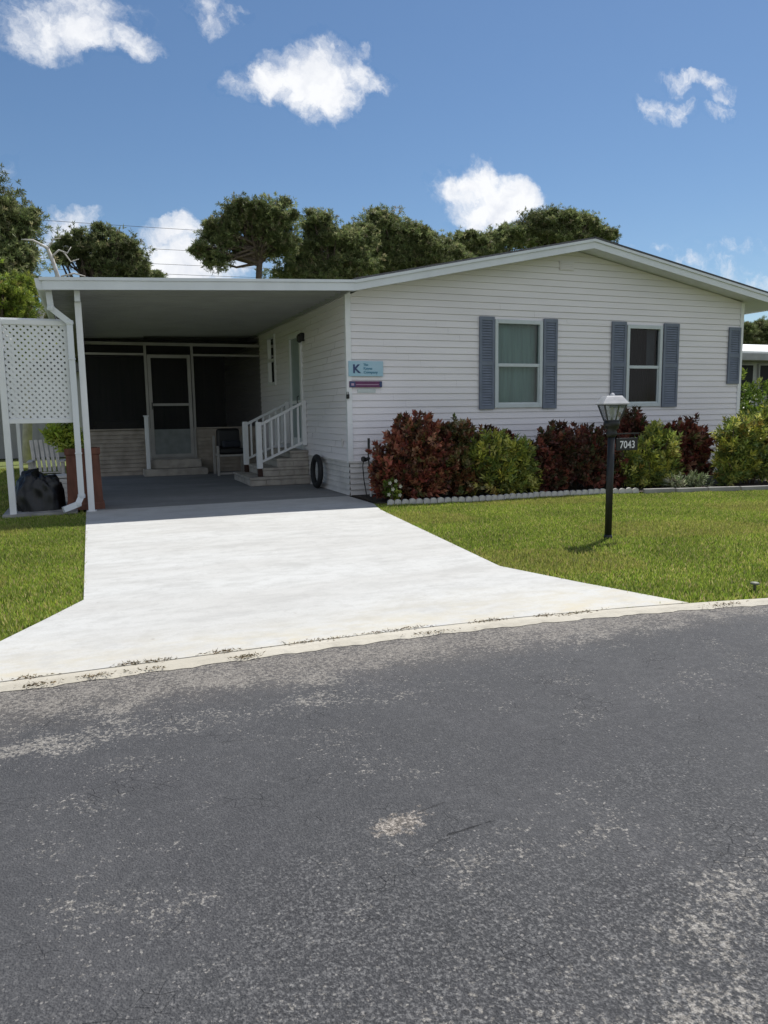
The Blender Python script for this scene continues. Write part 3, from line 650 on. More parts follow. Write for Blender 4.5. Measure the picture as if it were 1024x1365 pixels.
b = MB(); b.quad((-2.73, 6.96, 1.12), (-1.86, 6.96, 1.12), (-1.86, 6.96, 2.87), (-2.73, 6.96, 2.87)); b.build('insect_screen', m_screen, d)
b = MB(); b.tube([(-2.75, 6.93, 1.62), (-2.75, 6.88, 1.64), (-2.75, 6.88, 1.76), (-2.75, 6.93, 1.78)], .012, 6); b.build('handle', m_black, d)
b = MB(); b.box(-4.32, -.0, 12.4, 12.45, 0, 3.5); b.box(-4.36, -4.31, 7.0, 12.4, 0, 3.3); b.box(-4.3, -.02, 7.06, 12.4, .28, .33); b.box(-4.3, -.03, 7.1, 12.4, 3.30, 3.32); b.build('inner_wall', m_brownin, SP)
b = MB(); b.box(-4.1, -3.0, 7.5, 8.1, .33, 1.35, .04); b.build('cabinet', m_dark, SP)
# steps to the porch
PS = thing('porch_steps', (-2.3, 6.6, 0), 'two grey steps up to the screen door with one white hand post', 'steps')
b = MB(); b.box(-3.06, -1.55, 6.30, 6.93, .006, .17, .012); b.build('tread', m_stone, PS); b = MB(); b.box(-2.95, -1.66, 6.62, 6.925, .172, .38, .012); b.build('tread', m_stone, PS)
b = MB(); b.box(-2.98, -2.89, 6.52, 6.61, .17, 1.44, .008); b.box(-3.0, -2.87, 6.50, 6.63, 1.44, 1.47, .006); b.build('hand_post', m_white, PS)

# ================================================================== ENTRY STEPS with railings
ES = thing('entry_steps', (-.5, 3.4, 0), 'side entry steps of pale block with two white picket railings', 'steps')
YN, YFAR = 2.72, 4.12
def block_step(x0, x1, z0, z1, ya, yb):
    b = MB(); k = max(1, int(round((x1-x0)/.32)))
    b.box(x0, x1, ya, yb, z1-.05, z1, .008)
    b.box(x0+.03, x1-.004, ya+.03, yb-.03, z0, z1-.052)
    n_ = int((yb-ya)/.4)
    for i in range(n_):
        q = (yb-ya-.06)/n_; b.box(x0+.012, x0+.03, ya+.03+i*q+.006, ya+.03+(i+1)*q-.006, z0+.01, z1-.06, .004)
    for i in range(k):
        q = (x1-x0-.04)/k; b.box(x0+.03+i*q+.006, x0+.03+(i+1)*q-.006, ya+.012, ya+.03, z0+.01, z1-.06, .004)
    return b.build('tread', m_stone, ES)
block_step(-1.28, -.01, .008, .185, YN-.22, YFAR+.22); block_step(-.98, -.01, .187, .365, YN-.12, YFAR+.12); block_step(-.68, -.01, .367, .545, YN-.12, YFAR+.12); block_step(-.40, -.01, .547, .70, YN-.12, YFAR+.12)
def railing(y):
    b = MB(); xa, xb = -1.02, -.06; za, zb = .33, .80; hr = .93
    b.box(xa-.055, xa+.055, y-.05, y+.05, za+.02, za+hr+.04, .006); b.build('newel_post', m_white, ES); b = MB(); b.box(xb-.05, xb+.045, y-.05, y+.05, zb, zb+hr, .006)
    N1 = b.build('newel_post', m_white, ES)
    b = MB(); b.bar((xa, y, za+hr-.03), (xb, y, zb+hr-.04), .07, .05); b.build('handrail', m_white, ES)
    b = MB(); b.bar((xa, y, za+.14), (xb, y, zb+.08), .045, .045); b.build('bottom_rail', m_white, ES)
    for k in range(6):
        t_ = (k+.9)/6.8; xx = xa+(xb-xa)*t_; zl = za+.14+(zb+.08-za-.14)*t_; zh = za+hr-.03+(zb-.04-za+.03)*t_
        b = MB(); b.box(xx-.02, xx+.02, y-.018, y+.018, zl+.02, zh-.02); b.build('baluster', m_white, ES)
    b = MB(); b.box(xa-.045, xa+.045, y-.045, y+.045, .185, za+.02); b.build('post_foot', m_rust, ES)
railing(YN); railing(YFAR)

# wheel leaning on the siding
b = MB(); R1, r1 = .27, .065; base = len(b.v); n1, n2_ = 40, 10
for i in range(n1):
    t_ = 2*math.pi*i/n1
    for j in range(n2_):
        q = 2*math.pi*j/n2_; rr = R1 + r1*math.cos(q)*(1.0+.02*((i % 2)*2-1)); b.v.append((-.14 + .05*math.sin(q) - .10*(-math.sin(t_)*rr)*.28, 1.60 + math.cos(t_)*rr, .335+.0 + math.sin(t_)*rr))
for i in range(n1):
    for j in range(n2_): b.f.append((i*n2_+j, ((i+1) % n1)*n2_+j, ((i+1) % n1)*n2_+(j+1) % n2_, i*n2_+(j+1) % n2_))
o = b.build('tyre', m_rubber, None, True, loc=(-.15, 1.6, 0)); tag(o, 'narrow black tyre standing against the side wall beside the entry steps', 'tyre')

# bench with dark cushion by the porch wall
BN = thing('patio_chair', (-1.05, 5.9, 0), 'white framed low chair with dark cushions between porch steps and entry steps', 'chair')
for (x, y) in ((-1.40, 5.62), (-.72, 5.62), (-1.40, 6.2), (-.72, 6.2)): b = MB(); b.box(x-.03, x+.03, y-.03, y+.03, .006, .72 if x < -1 and y < 6 else (.62 if y < 6 else .95), .006); b.build('leg', m_tanalu, BN)
b = MB(); b.box(-1.37, -.75, 5.60, 6.2, .46, .51, .006); b.build('seat_frame', m_tanalu, BN); b = MB(); b.box(-1.37, -.75, 5.61, 5.64, .03, .08); b.build('foot_rail', m_tanalu, BN)
b = MB(); b.box(-1.36, -.76, 5.64, 6.2, .515, .66, .04); b.build('seat_cushion', m_blackpl, BN)
b = MB(); b.box(-1.34, -.78, 6.06, 6.24, .64, 1.12, .06); b.build('back_cushion', m_blackpl, BN)
b = MB(); b.box(-1.25, -.82, 5.72, 5.98, .665, .84, .05)
o = b.build('folded_cover', mat('navy_fabric', (.02, .024, .035), .9, bump=.6, bscale=12), None, loc=(-1.05, 5.85, .66)); tag(o, 'dark folded cover lying on the white framed chair', 'cover')

# ================================================================== LATTICE SCREEN
LS = thing('lattice_screen', (-4.9, -.1, 0), 'white diagonal lattice panel on a post beside the carport downspout', 'lattice')
lx0, lx1, lz0, lz1 = -5.31, -4.47, 1.42, 2.82
b = MB(); Yl = -.10
def clipseg(p, q):
    # clip a 2D segment to the lattice rectangle
    t0, t1 = 0., 1.; dx, dz = q[0]-p[0], q[1]-p[1]
    for (pp, qq) in ((-dx, p[0]-lx0), (dx, lx1-p[0]), (-dz, p[1]-lz0), (dz, lz1-p[1])):
        if abs(pp) < 1e-9:
            if qq < 0: return None
        else:
            r_ = qq/pp
            if pp < 0: t0 = max(t0, r_)
            else: t1 = min(t1, r_)
    return ((p[0]+dx*t0, p[1]+dz*t0), (p[0]+dx*t1, p[1]+dz*t1)) if t1-t0 > .004 else None
k = -3.
while k < 3.:
    for sgn, yo in ((1, 0), (-1, -.008)):
        c0 = (lx0+lx1)/2 + k
        sgm = clipseg((c0-2*sgn, (lz0+lz1)/2-2), (c0+2*sgn, (lz0+lz1)/2+2))
        if sgm: b.bar((sgm[0][0], Yl+yo, sgm[0][1]), (sgm[1][0], Yl+yo, sgm[1][1]), .007, .041, up=(1 if sgn > 0 else 1, 0, -sgn))
    k += .094
b.build('lattice_panel', m_white, LS)
b = MB(); b.box(lx0-.03, lx1+.03, Yl-.03, Yl+.03, lz0-.05, lz0+.02, .004); b.box(lx0-.06, lx1+.03, Yl-.03, Yl+.03, lz1-.02, lz1+.05, .004); b.box(lx1-.02, lx1+.03, Yl-.028, Yl+.028, lz0+.02, lz1-.02); b.box(lx0-.09, lx1+.02, Yl+.03, Yl+.10, lz1+.02, lz1+.08, .004); b.build('frame', m_white, LS)
b = MB(); b.box(-5.40, -5.31, Yl-.045, Yl+.045, .02, lz1+.06, .005); b.build('post', m_white, LS)
b = MB(); b.box(-5.42, -5.36, 2.2, 2.26, -.02, 2.85, .005); b.build('post', m_white, LS)
b = MB(); b.box(-5.41, -5.35, Yl+.05, 2.2, 2.74, 2.84); b.build('side_rail', m_white, LS)

# tall terracotta planter + its plant
def planter(cx_, cy_):
    b = MB()
    hw, hd = .26, .20
    def ring(sx, sy, z): return [(cx_-sx, cy_-sy, z), (cx_+sx, cy_-sy, z), (cx_+sx, cy_+sy, z), (cx_-sx, cy_+sy, z)]
    prof = [(1.08, 0.006), (1.08, .09), (1.0, .12), (.93, .86), (1.0, .88), (1.0, .97), (.86, .97), (.84, .90)]
    rings = [ring(hw*s_, hd*s_, z) for s_, z in prof]
    base = 0
    for r_ in rings: b.v += r_
    for i in range(len(rings)-1):
        for j in range(4): b.f.append((i*4+j, i*4+(j+1) % 4, (i+1)*4+(j+1) % 4, (i+1)*4+j))
    b.f.append((0, 3, 2, 1)); e = (len(rings)-1)*4; b.f.append((e, e+1, e+2, e+3)); return b
PL = thing('planter', (-4.35, .34, 0), 'tall square terracotta planter standing behind the carport corner post', 'planter')
planter(-4.35, .34).build('pot', m_terra, PL)
b = MB(); b.box(-4.56, -4.14, .18, .50, .90, .915); b.build('soil', m_soil, PL)

# covered heap on the utility slab
import mathutils.noise as mn
b = MB(); n1, n2_ = 64, 28
for j in range(n2_+1):
    f_ = j/n2_; ph = f_*math.pi/2
    for i in range(n1):
        t_ = 2*math.pi*i/n1; ct, st = math.cos(t_), math.sin(t_)
        sup = (abs(ct)**3.0+abs(st)**3.0)**(-1/3.0)
        rx = .35*sup*(math.cos(ph)**.32 if j < n2_ else 0); rz = .53*(math.sin(ph)**.9)
        nx = mn.noise((ct*1.6, st*1.6, f_*2.2)); n3_ = mn.noise((ct*6+3, st*6, f_*5)) ; 
        fold = 1 + .12*nx + .055*math.sin(t_*11+nx*6+f_*4)*(1-f_*.5) + .06*n3_
        b.v.append((-5.0+rx*ct*fold, .42+rx*st*fold*.95, .03+rz*(1+.16*nx*f_+.12*n3_)-.06*ct*f_))
for j in range(n2_):
    for i in range(n1): b.f.append((j*n1+i, j*n1+(i+1) % n1, (j+1)*n1+(i+1) % n1, (j+1)*n1+i))
o = b.build('covered_grill', m_blackpl, None, True, loc=(-5.0, .42, .03)); tag(o, 'low black sheet-covered heap on the slab under the lattice', 'cover')

# slatted garden chair further back, under the lattice
GC = thing('garden_chair', (-5.0, 3.0, 0), 'pale slatted garden chair behind the black covered heap', 'chair')
for k in range(6): b = MB(); x = -5.24+k*.085; b.bar((x, 3.35, .42), (x-.06, 3.62, 1.02), .06, .018, up=(0, 1, 0)); b.build('slat', m_bleach, GC)
b = MB(); b.prism([(-5.28, 2.85, .42), (-4.76, 2.85, .42), (-4.76, 3.36, .36), (-5.28, 3.36, .36)], (0, 0, .025)); b.build('seat', m_bleach, GC)
for sx in (-5.30, -4.74):
    b = MB(); b.bar((sx, 2.86, -.02), (sx, 2.86, .62), .05, .05); b.build('leg', m_bleach, GC); b = MB(); b.bar((sx, 3.42, -.02), (sx, 3.40, .62), .05, .05); b.build('leg', m_bleach, GC)
    b = MB(); b.box(sx-.05, sx+.05, 2.80, 3.55, .62, .645); b.build('armrest', m_bleach, GC)
# low storage box behind the heap
SB = thing('storage_box', (-4.68, 1.9, 0), 'low pale grey storage box between covered heap and terracotta planter', 'box')
b = MB()
for k in range(5): b.box(-4.95, -4.42, 1.60, 2.10, -.02+k*.085, .06+k*.085, .006)
b.build('body', m_skirt, SB); b = MB(); b.box(-4.97, -4.40, 1.58, 2.12, .41, .45, .008); b.build('lid', m_skirt, SB)

# ================================================================== SIGN on the wall
SG = thing('sign_board', (.34, -.03, 2.0), 'light blue estate sign with a dark letter K above a purple strip', 'sign')
ys = -.045
b = MB(); b.box(-.0, .64, ys, -.016, 2.085, 2.345, .003)
m_sb = mat('sign_blue', (.30, .50, .60), .4, var=.15, scale=2.5, dirt=(.42, .55, .66)); b.build('panel', m_sb, SG)
m_navy = mat('sign_navy', (.035, .06, .16), .5); m_teal = mat('sign_teal', (.06, .22, .34), .5)
text_mesh('K', .20, 'logo', m_navy, SG, (.07, ys-.003, 2.145), bold=.006, scalex=1.05)
text_mesh('The', .055, 'lettering', m_teal, SG, (.27, ys-.003, 2.265), bold=.001)
text_mesh('Keyes', .062, 'lettering', m_teal, SG, (.27, ys-.003, 2.20), bold=.001, scalex=1.1)
text_mesh('Company', .062, 'lettering', m_teal, SG, (.27, ys-.003, 2.135), bold=.001, scalex=1.1)
b = MB(); b.box(.01, .615, ys, -.016, 1.895, 2.0, .003); b.build('rider_strip', mat('sign_purple', (.14, .03, .11), .5, var=.2, scale=12), SG)
b = MB(); b.box(.015, .115, ys-.004, ys-.001, 1.90, 1.995); b.build('strip_end', m_navy, SG); b = MB(); b.box(.565, .612, ys-.004, ys-.001, 1.90, 1.995); b.build('strip_end', m_navy, SG)
b = MB(); b.box(.04, .09, ys-.0075, ys-.0045, 1.925, 1.965); b.box(.13, .55, ys-.004, ys-.001, 1.935, 1.948); b.build('strip_mark', mat('sign_pale', (.45, .30, .42), .5), SG)
b = MB(); b.box(.16, .50, -.022, -.016, 1.80, 1.87, .002); o = b.build('paper_notice', mat('pale_notice', (.55, .60, .60), .6), None, loc=(.33, -.02, 1.83)); tag(o, 'faint pale strip of paper on the siding below the purple sign strip', 'notice')
b = MB(); b.box(-.055, -.005, -.075, -.03, 1.70, 1.775, .008); b.tube([(-.045, -.05, 1.775), (-.045, -.05, 1.815), (-.018, -.05, 1.815), (-.018, -.05, 1.775)], .006, 6)
o = b.build('lock_box', m_black, None, loc=(-.03, -.05, 1.74)); tag(o, 'small black lock box hanging on the white corner board', 'lock box')

# garden tap / meter stake by the corner
HB = thing('garden_tap', (.25, -.35, 0), 'black tap on a thin white stand pipe at the house corner', 'tap')
b = MB(); b.tube([(.255, -.35, 0), (.245, -.35, .50)], .016, 8); b.build('pipe', m_white, HB)
b = MB(); b.tube([(.23, -.35, .80), (.23, -.35, 1.02)], .022, 8); b.tube([(.235, -.35, .48), (.215, -.35, .80)], .012, 8); b.tube([(.14, -.35, .64), (.24, -.35, .68)], .03, 8); b.lathe([(.02, -.04), (.045, -.02), (.045, .03), (.02, .05)], (.13, -.35, .66), 10); b.tube([(.13, -.35, .63), (.11, -.36, .55), (.125, -.37, .3), (.16, -.40, .02)], .009, 6); b.build('tap_head', m_black, HB)

# ================================================================== LAMP POST
LP = thing('lamp_post', (1.23, -5.49, 0), 'black lawn lamp post with four-sided glass lantern and a hanging number plaque', 'lamp post')
cx_, cy_ = 1.235, -5.49
b = MB(); b.tube([(1.225, cy_, -.03), (1.228, cy_, .6), (1.235, cy_, 1.20)], .040, 14); b.lathe([(.046, 0), (.05, .03), (.042, .06)], (1.225, cy_, -.03), 12); b.build('post', m_black, LP, True)
b = MB(); b.lathe([(.045, 1.14), (.058, 1.165), (.06, 1.19), (.05, 1.215), (.075, 1.25), (.088, 1.28), (.088, 1.315), (.075, 1.325)], (cx_, cy_, 0), 12); b.box(cx_-.10, cx_+.09, cy_-.012, cy_+.012, 1.232, 1.25); b.build('collar', m_black, LP, True)
rot = math.radians(24)
def sq(r, z, c=(cx_, cy_)): return [(c[0]+r*math.cos(rot+k*math.pi/2), c[1]+r*math.sin(rot+k*math.pi/2), z) for k in range(4)]
b = MB(); lo = sq(.095, 1.325); hi = sq(.172, 1.50)
for k in range(4):
    b.bar(lo[k], hi[k], .014); b.bar(lo[k], lo[(k+1) % 4], .012); b.bar(hi[k], hi[(k+1) % 4], .014)
b.build('lantern_frame', m_lampframe, LP)
b = MB()
lo = sq(.092, 1.33); hi = sq(.168, 1.497)
for k in range(4): b.quad(lo[k], lo[(k+1) % 4], hi[(k+1) % 4], hi[k])
b.build('lantern_glass', m_lampglass, LP)
b = MB(); rs = [sq(.205, 1.502), sq(.208, 1.515), sq(.13, 1.588), sq(.115, 1.60)]
for r_ in rs: b.v += r_
for i in range(3):
    for j in range(4): b.f.append((i*4+j, i*4+(j+1) % 4, (i+1)*4+(j+1) % 4, (i+1)*4+j))
b.f.append((0, 3, 2, 1)); b.f.append((12, 13, 14, 15)); b.lathe([(.03, 1.60), (.026, 1.615), (.012, 1.63), (.004, 1.632)], (cx_, cy_, 0), 10); b.build('lantern_cap', m_lampcap, LP)
b = MB(); b.lathe([(.014, 1.33), (.014, 1.37), (.026, 1.40), (.03, 1.43), (.02, 1.46), (.005, 1.475)], (cx_, cy_, 0), 12); b.build('bulb', mat('bulb_white', (.8, .8, .8), .3), LP, True)
b = MB(); b.bar((cx_, cy_, 1.175), (1.62, cy_, 1.175), .014, .014); b.tube([(1.34, cy_, 1.17), (1.34, cy_, 1.135)], .004, 6); b.tube([(1.56, cy_, 1.17), (1.56, cy_, 1.135)], .004, 6); b.build('plaque_arm', m_black, LP)
b = MB(); b.box(1.305, 1.60, cy_-.010, cy_+.010, .985, 1.125, .004); pq = b.build('number_plaque', m_black, LP)
ob = text_mesh('7043', .118, 'house_number', mat('number_white', (.78, .78, .8), .4), pq, (1.452, cy_-.0125, 1.012), ext=.001, bold=.0015, align='CENTER', scalex=.92)

# small mushroom shaped sprinkler cap at the kerb
b = MB(); b.lathe([(.010, -.03), (.012, .043), (.014, .045)], (.66, -8.02, 0), 8); b.lathe([(.008, .042), (.034, .045), (.038, .050), (.030, .060), (.010, .064)], (.66, -8.02, 0), 14)
o = b.build('sprinkler_head', mat('sprinkler_grey', (.16, .17, .12), .6), None, True, loc=(.66, -8.02, -.03)); tag(o, 'small dark cap on a thin stem in the lawn edge by the kerb', 'sprinkler')

# ================================================================== BED EDGING
pts = [(.16, -1.50), (1.6, -1.735), (2.9, -1.695), (4.05, -1.79), (4.62, -1.98)]
def along(pts, step):
    out_ = []; carry = 0
    for (a, c) in zip(pts[:-1], pts[1:]):
        a = Vector((*a, 0)); c = Vector((*c, 0)); Ld = (c-a).length; d = (c-a)/Ld; s_ = carry
        while s_ < Ld: out_.append((a + d*s_, math.atan2(d.y, d.x))); s_ += step
        carry = s_ - Ld
    return out_
b = MB(); prof = [(-.054, 0), (.054, 0), (.054, .055)] + [(.054*math.cos(t_), .055+.038*math.sin(t_)) for t_ in [math.pi*k/8 for k in range(1, 8)]] + [(-.054, .055)]
b.prism([(x, -.022, z) for x, z in prof], (0, .044, 0)); first = b.build('edging_block', m_edge, None)
bp = along(pts, .118)
for i, (p_, a) in enumerate(bp):
    o = first if i == 0 else first.copy()
    if i: COL.objects.link(o)
    o.location = (p_.x, p_.y + random.uniform(-.006, .006), -.008 + random.uniform(-.006, .006)); o.rotation_euler = (random.uniform(-.07, .07), random.uniform(-.04, .04), a + random.uniform(-.06, .06))
    tag(o, 'small scalloped concrete edging block between the lawn and the red shrub bed', 'edging block', 'scalloped edging blocks along the shrub bed')
b = MB(); b.box(-.29, .29, -.035, .035, -.02, .075, .012); fe = b.build('edging_stone', m_conc2, None)
for i, (p_, a) in enumerate(along([(4.98, -2.12), (6.97, -2.655), (9.2, -3.05)], .60)):
    o = fe if i == 0 else fe.copy()
    if i: COL.objects.link(o)
    o.location = (p_.x, p_.y, -.012+random.uniform(-.006, .006)); o.rotation_euler = (0, 0, a + random.uniform(-.05, .05))
    tag(o, 'straight grey edging stone along the right end of the shrub bed', 'edging stone', 'straight edging stones at the right end of the bed')

# ================================================================== SHRUBS
def shrub(name, label, lobes, n_, cols, w, L_=.13, W_=.05, base=None, seed=1, cat='shrub', group=None, stem_z=0.0, up=.5, upturn=.35):
    rng = np.random.default_rng(seed)
    cx = np.mean([q[0] for q in lobes]); cy = np.mean([q[1] for q in lobes]); T = thing(name, (cx, cy, 0), label, cat, group)
    n_ = int(n_*1.55); L_ *= .80; W_ *= .80
    vols = np.array([q[3]*q[4]*q[5] for q in lobes])**(2/3); per = 15; ns = n_//per; k = rng.choice(len(lobes), ns, p=vols/vols.sum()); Q = np.array(lobes)[k]
    d = unit(rng.normal(size=(ns, 3))); rad = rng.uniform(.35, 1.0, ns)**.55
    bump = 1 + .13*np.sin(d[:, 0]*9+Q[:, 0]*7)*np.sin(d[:, 2]*8+1+Q[:, 1]*3) + .08*np.sin(d[:, 1]*13+d[:, 0]*6) + rng.normal(size=ns)*.09
    tip = Q[:, :3] + d*Q[:, 3:6]*(rad*bump)[:, None]
    m_ = tip[:, 2] > .05; tip, d = tip[m_], d[m_]; ns = len(tip)
    sdir = unit(d*.7 + rng.normal(size=(ns, 3))*.3 + np.array([0, 0, .15+upturn*.8]))
    idx = np.repeat(np.arange(ns), per); j = np.tile(np.arange(per), ns)
    t_ = j/per; ang = j*2.4 + rng.uniform(0, 6.28, ns)[idx]
    ref = unit(np.cross(sdir, rng.normal(size=(ns, 3)))); ref2 = np.cross(sdir, ref)
    radial = ref[idx]*np.cos(ang)[:, None] + ref2[idx]*np.sin(ang)[:, None]
    pos = tip[idx] - sdir[idx]*(L_*1.5*(1-t_))[:, None]
    dirs = radial*(1.05-.75*t_)[:, None] + sdir[idx]*(.25+.9*t_)[:, None] + rng.normal(size=(len(idx), 3))*.12
    ok = pos[:, 2] > .02; pos, dirs, idx2 = pos[ok], dirs[ok], idx[ok]
    g_ = np.sin(tip[:, 0]*7.3+1.1)*np.sin(tip[:, 1]*6.1+tip[:, 2]*5.3)+.7*np.sin(tip[:, 2]*11+tip[:, 0]*9+seed)
    w2 = np.array(w, float)[::-1] if len(w) < 4 else np.array([w[0]*.35, w[1]*.55, w[2]*1.5, w[3]*1.9] + list(w[4:]), float)
    base_c = np.where((g_ > -.15)[:, None], pal(cols, w, ns, rng, .25), pal(cols, w2, ns, rng, .25)); c = base_c[idx2]*.65 + pal(cols, w, len(idx2), rng, .25)*.35
    V = leafquads(pos, dirs, L_, W_, rng)
    cards('foliage', V, c, m_leaf, T)
    b = MB()
    for q in lobes:
        for j in range(4 if stem_z == 0 else 1):
            a0 = rng.uniform(0, 6.28); e = (q[0]+q[3]*.55*math.cos(a0), q[1]+q[4]*.55*math.sin(a0), q[2]+q[5]*.5)
            s0 = (cx+(q[0]-cx)*.7+.05*math.cos(a0), cy+(q[1]-cy)*.7+.05*math.sin(a0), stem_z); mid = tuple((s0[i]+e[i])/2 + rng.uniform(-.05, .05) for i in range(3)); b.tube([s0, mid, e], [.018, .013, .006], 6)
    b.build('stem', m_stem, T, True); return T
RED = [(.36, .10, .065), (.54, .21, .13), (.19, .045, .035), (.08, .04, .03), (.19, .11, .05), (.62, .36, .24), (.14, .16, .05)]
RW = [3.0, 1.8, 2.6, 2.4, 1.8, .6, 1.6]
DRK = [(.20, .055, .042), (.10, .04, .033), (.34, .11, .075), (.08, .065, .035), (.10, .115, .045)]; DW = [3, 3, 1.6, 2.4, 1.8]
YEL = [(.64, .60, .10), (.37, .42, .085), (.17, .23, .055), (.08, .12, .035), (.80, .75, .24), (.42, .24, .06)]; YW = [2.2, 2.5, 2.5, 2, .7, .3]
G1 = 'croton shrubs in the bed along the front wall'
shrub('croton_shrub', 'large rust-red croton shrub, first one beside the house corner', [(.45, -.95, .62, .42, .40, .52), (.85, -1.0, .92, .42, .42, .56), (1.10, -1.0, .55, .50, .45, .50), (.68, -.85, 1.12, .22, .25, .32), (.28, -1.0, .36, .25, .3, .36), (.75, -1.15, .30, .70, .36, .30), (1.25, -.8, .95, .30, .3, .36)], 8200, RED, RW, .12, .070, seed=11, group=G1)
shrub('croton_shrub', 'brown-red croton with cream flecks just right of the large rust-red one', [(1.55, -.8, .85, .42, .40, .52), (1.95, -.75, .85, .40, .38, .44), (1.6, -.95, .42, .45, .40, .42), (1.9, -1.05, .28, .5, .36, .28), (1.75, -.6, 1.05, .3, .25, .30)], 5600, [(.24, .09, .05), (.09, .05, .025), (.13, .16, .045), (.62, .56, .32), (.36, .18, .08), (.07, .08, .028)], [2.4, 2.4, 1.8, .5, 1.5, 1.6], .11, .060, seed=12, group=G1)
shrub('croton_shrub', 'yellow-green croton shrub between brown-red and dark maroon ones, under the left window', [(2.15, -1.2, .70, .42, .36, .42), (2.65, -1.15, .62, .46, .36, .40), (2.35, -1.2, .35, .60, .38, .36), (2.75, -1.15, .30, .50, .34, .30), (2.30, -1.1, .92, .22, .22, .24)], 6000, YEL, YW, .13, .042, seed=13, group=G1)
shrub('croton_shrub', 'low dark croton behind the yellow-green one, topped under the left window', [(2.55, -.45, .75, .42, .25, .42), (2.95, -.45, .70, .30, .25, .38)], 2400, DRK, DW, .12, .06, seed=14, group=G1)
shrub('croton_shrub', 'wide dark maroon croton hedge mass left of the lamp post', [(3.45, -.95, .62, .45, .42, .50), (3.95, -.95, .66, .48, .44, .52), (4.45, -.95, .68, .48, .44, .52), (4.0, -1.05, .35, .95, .45, .38), (3.3, -1.15, .28, .45, .35, .28), (4.75, -1.1, .35, .40, .38, .36), (3.7, -.8, 1.0, .25, .25, .26)], 8500, DRK, DW, .12, .065, seed=15, group=G1)
shrub('croton_shrub', 'tall narrow dark croton under the right window behind the number plaque', [(5.55, -.7, 1.05, .36, .32, .42), (5.40, -.7, .75, .42, .34, .40), (5.8, -.7, .70, .42, .34, .42)], 4000, DRK, [3, 3, 1, 2, 1.2], .12, .065, seed=16, group=G1)
shrub('croton_shrub', 'yellow-green croton shrub directly behind the number plaque', [(5.25, -1.35, .60, .40, .36, .42), (5.65, -1.3, .72, .40, .36, .40), (5.35, -1.4, .32, .50, .40, .32), (5.0, -1.35, .42, .32, .32, .36), (5.75, -1.35, .35, .36, .34, .34), (5.70, -1.2, 1.0, .24, .22, .24)], 5400, YEL, YW, .13, .042, seed=17, group=G1)
shrub('croton_shrub', 'round red croton shrub under the right window, between two yellow-green ones', [(6.45, -.95, .78, .42, .38, .44), (6.80, -1.0, .78, .42, .38, .46), (6.55, -1.05, .42, .50, .4, .38), (6.25, -.9, .40, .40, .35, .38), (6.95, -.95, .42, .34, .35, .38)], 5200, RED, [1.8, 1.6, 3.5, 3, 1, .5, 1.2], .12, .065, seed=18, group=G1)
shrub('croton_shrub', 'tall yellow-green croton shrub at the right corner of the house', [(6.95, -1.85, .85, .38, .36, .42), (7.35, -1.8, 1.0, .36, .36, .40), (7.15, -1.85, .48, .48, .40, .42), (6.85, -1.9, .30, .40, .34, .30), (7.5, -1.9, .40, .40, .36, .40)], 6200, YEL, [2.0, 2.5, 3, 3, .6, .3], .14, .042, seed=19, group=G1)
shrub('croton_shrub', 'yellow-green croton cut off by the right edge of the photo', [(7.85, -1.75, 1.05, .36, .36, .42), (8.1, -1.8, .65, .45, .40, .50)], 4600, YEL, [1.7, 2.5, 3, 3, .5, .3], .14, .042, seed=20, group=G1)
shrub('garden_shrub', 'bright green shrub beyond the right house corner, in front of the neighbour', [(10.9, 2.1, 1.5, .9, .7, .75), (12.1, 2.2, 1.45, .9, .7, .75), (11.5, 2.0, .8, 1.3, .8, .8)], 3000, [(.16, .24, .03), (.09, .15, .02), (.26, .32, .06), (.05, .08, .015)], [3, 3, 1, 2], .16, .07, seed=21)
shrub('variegated_plant', 'low pale green and cream plant at the bed edge right of the lamp post', [(5.62, -1.85, .12, .26, .18, .15), (6.0, -1.9, .13, .28, .18, .16)], 620, [(.34, .38, .22), (.16, .22, .09), (.48, .48, .34), (.08, .11, .04)], [3, 3, 1.2, 2], .13, .030, seed=22, cat='plant', upturn=.9)
T = shrub('flowering_plant', 'small green plant dotted with white flowers beside the house corner', [(.24, -1.33, .22, .15, .14, .17)], 260, [(.14, .22, .03), (.08, .13, .02), (.30, .34, .05)], [3, 3, 2], .085, .035, seed=23, cat='plant')
rng = np.random.default_rng(5); b = MB()
for (dx, dz) in ((-.08, .34), (.10, .28), (.09, .14), (-.03, .24), (.02, .37), (-.10, .16)):
    c_ = (.24+dx, -1.47, dz)
    for k in range(5):
        t_ = k*1.2566; b.poly([c_, (c_[0]+.024*math.cos(t_-.5), c_[1]-.006, c_[2]+.024*math.sin(t_-.5)), (c_[0]+.034*math.cos(t_), c_[1]-.01, c_[2]+.034*math.sin(t_)), (c_[0]+.024*math.cos(t_+.5), c_[1]-.006, c_[2]+.024*math.sin(t_+.5))])
b.build('flower', mat('petal_white', (.5, .5, .42), .6), T)
shrub('potted_plant', 'yellow-green leafy plant rising from the terracotta planter', [(-4.68, .30, 1.22, .20, .16, .17), (-4.46, .30, 1.20, .20, .16, .18), (-4.52, .32, 1.02, .16, .12, .14)], 900, [(.62, .68, .12), (.42, .52, .08), (.20, .28, .05)], [3, 3, 1.5], .14, .055, seed=24, cat='plant', stem_z=.9)

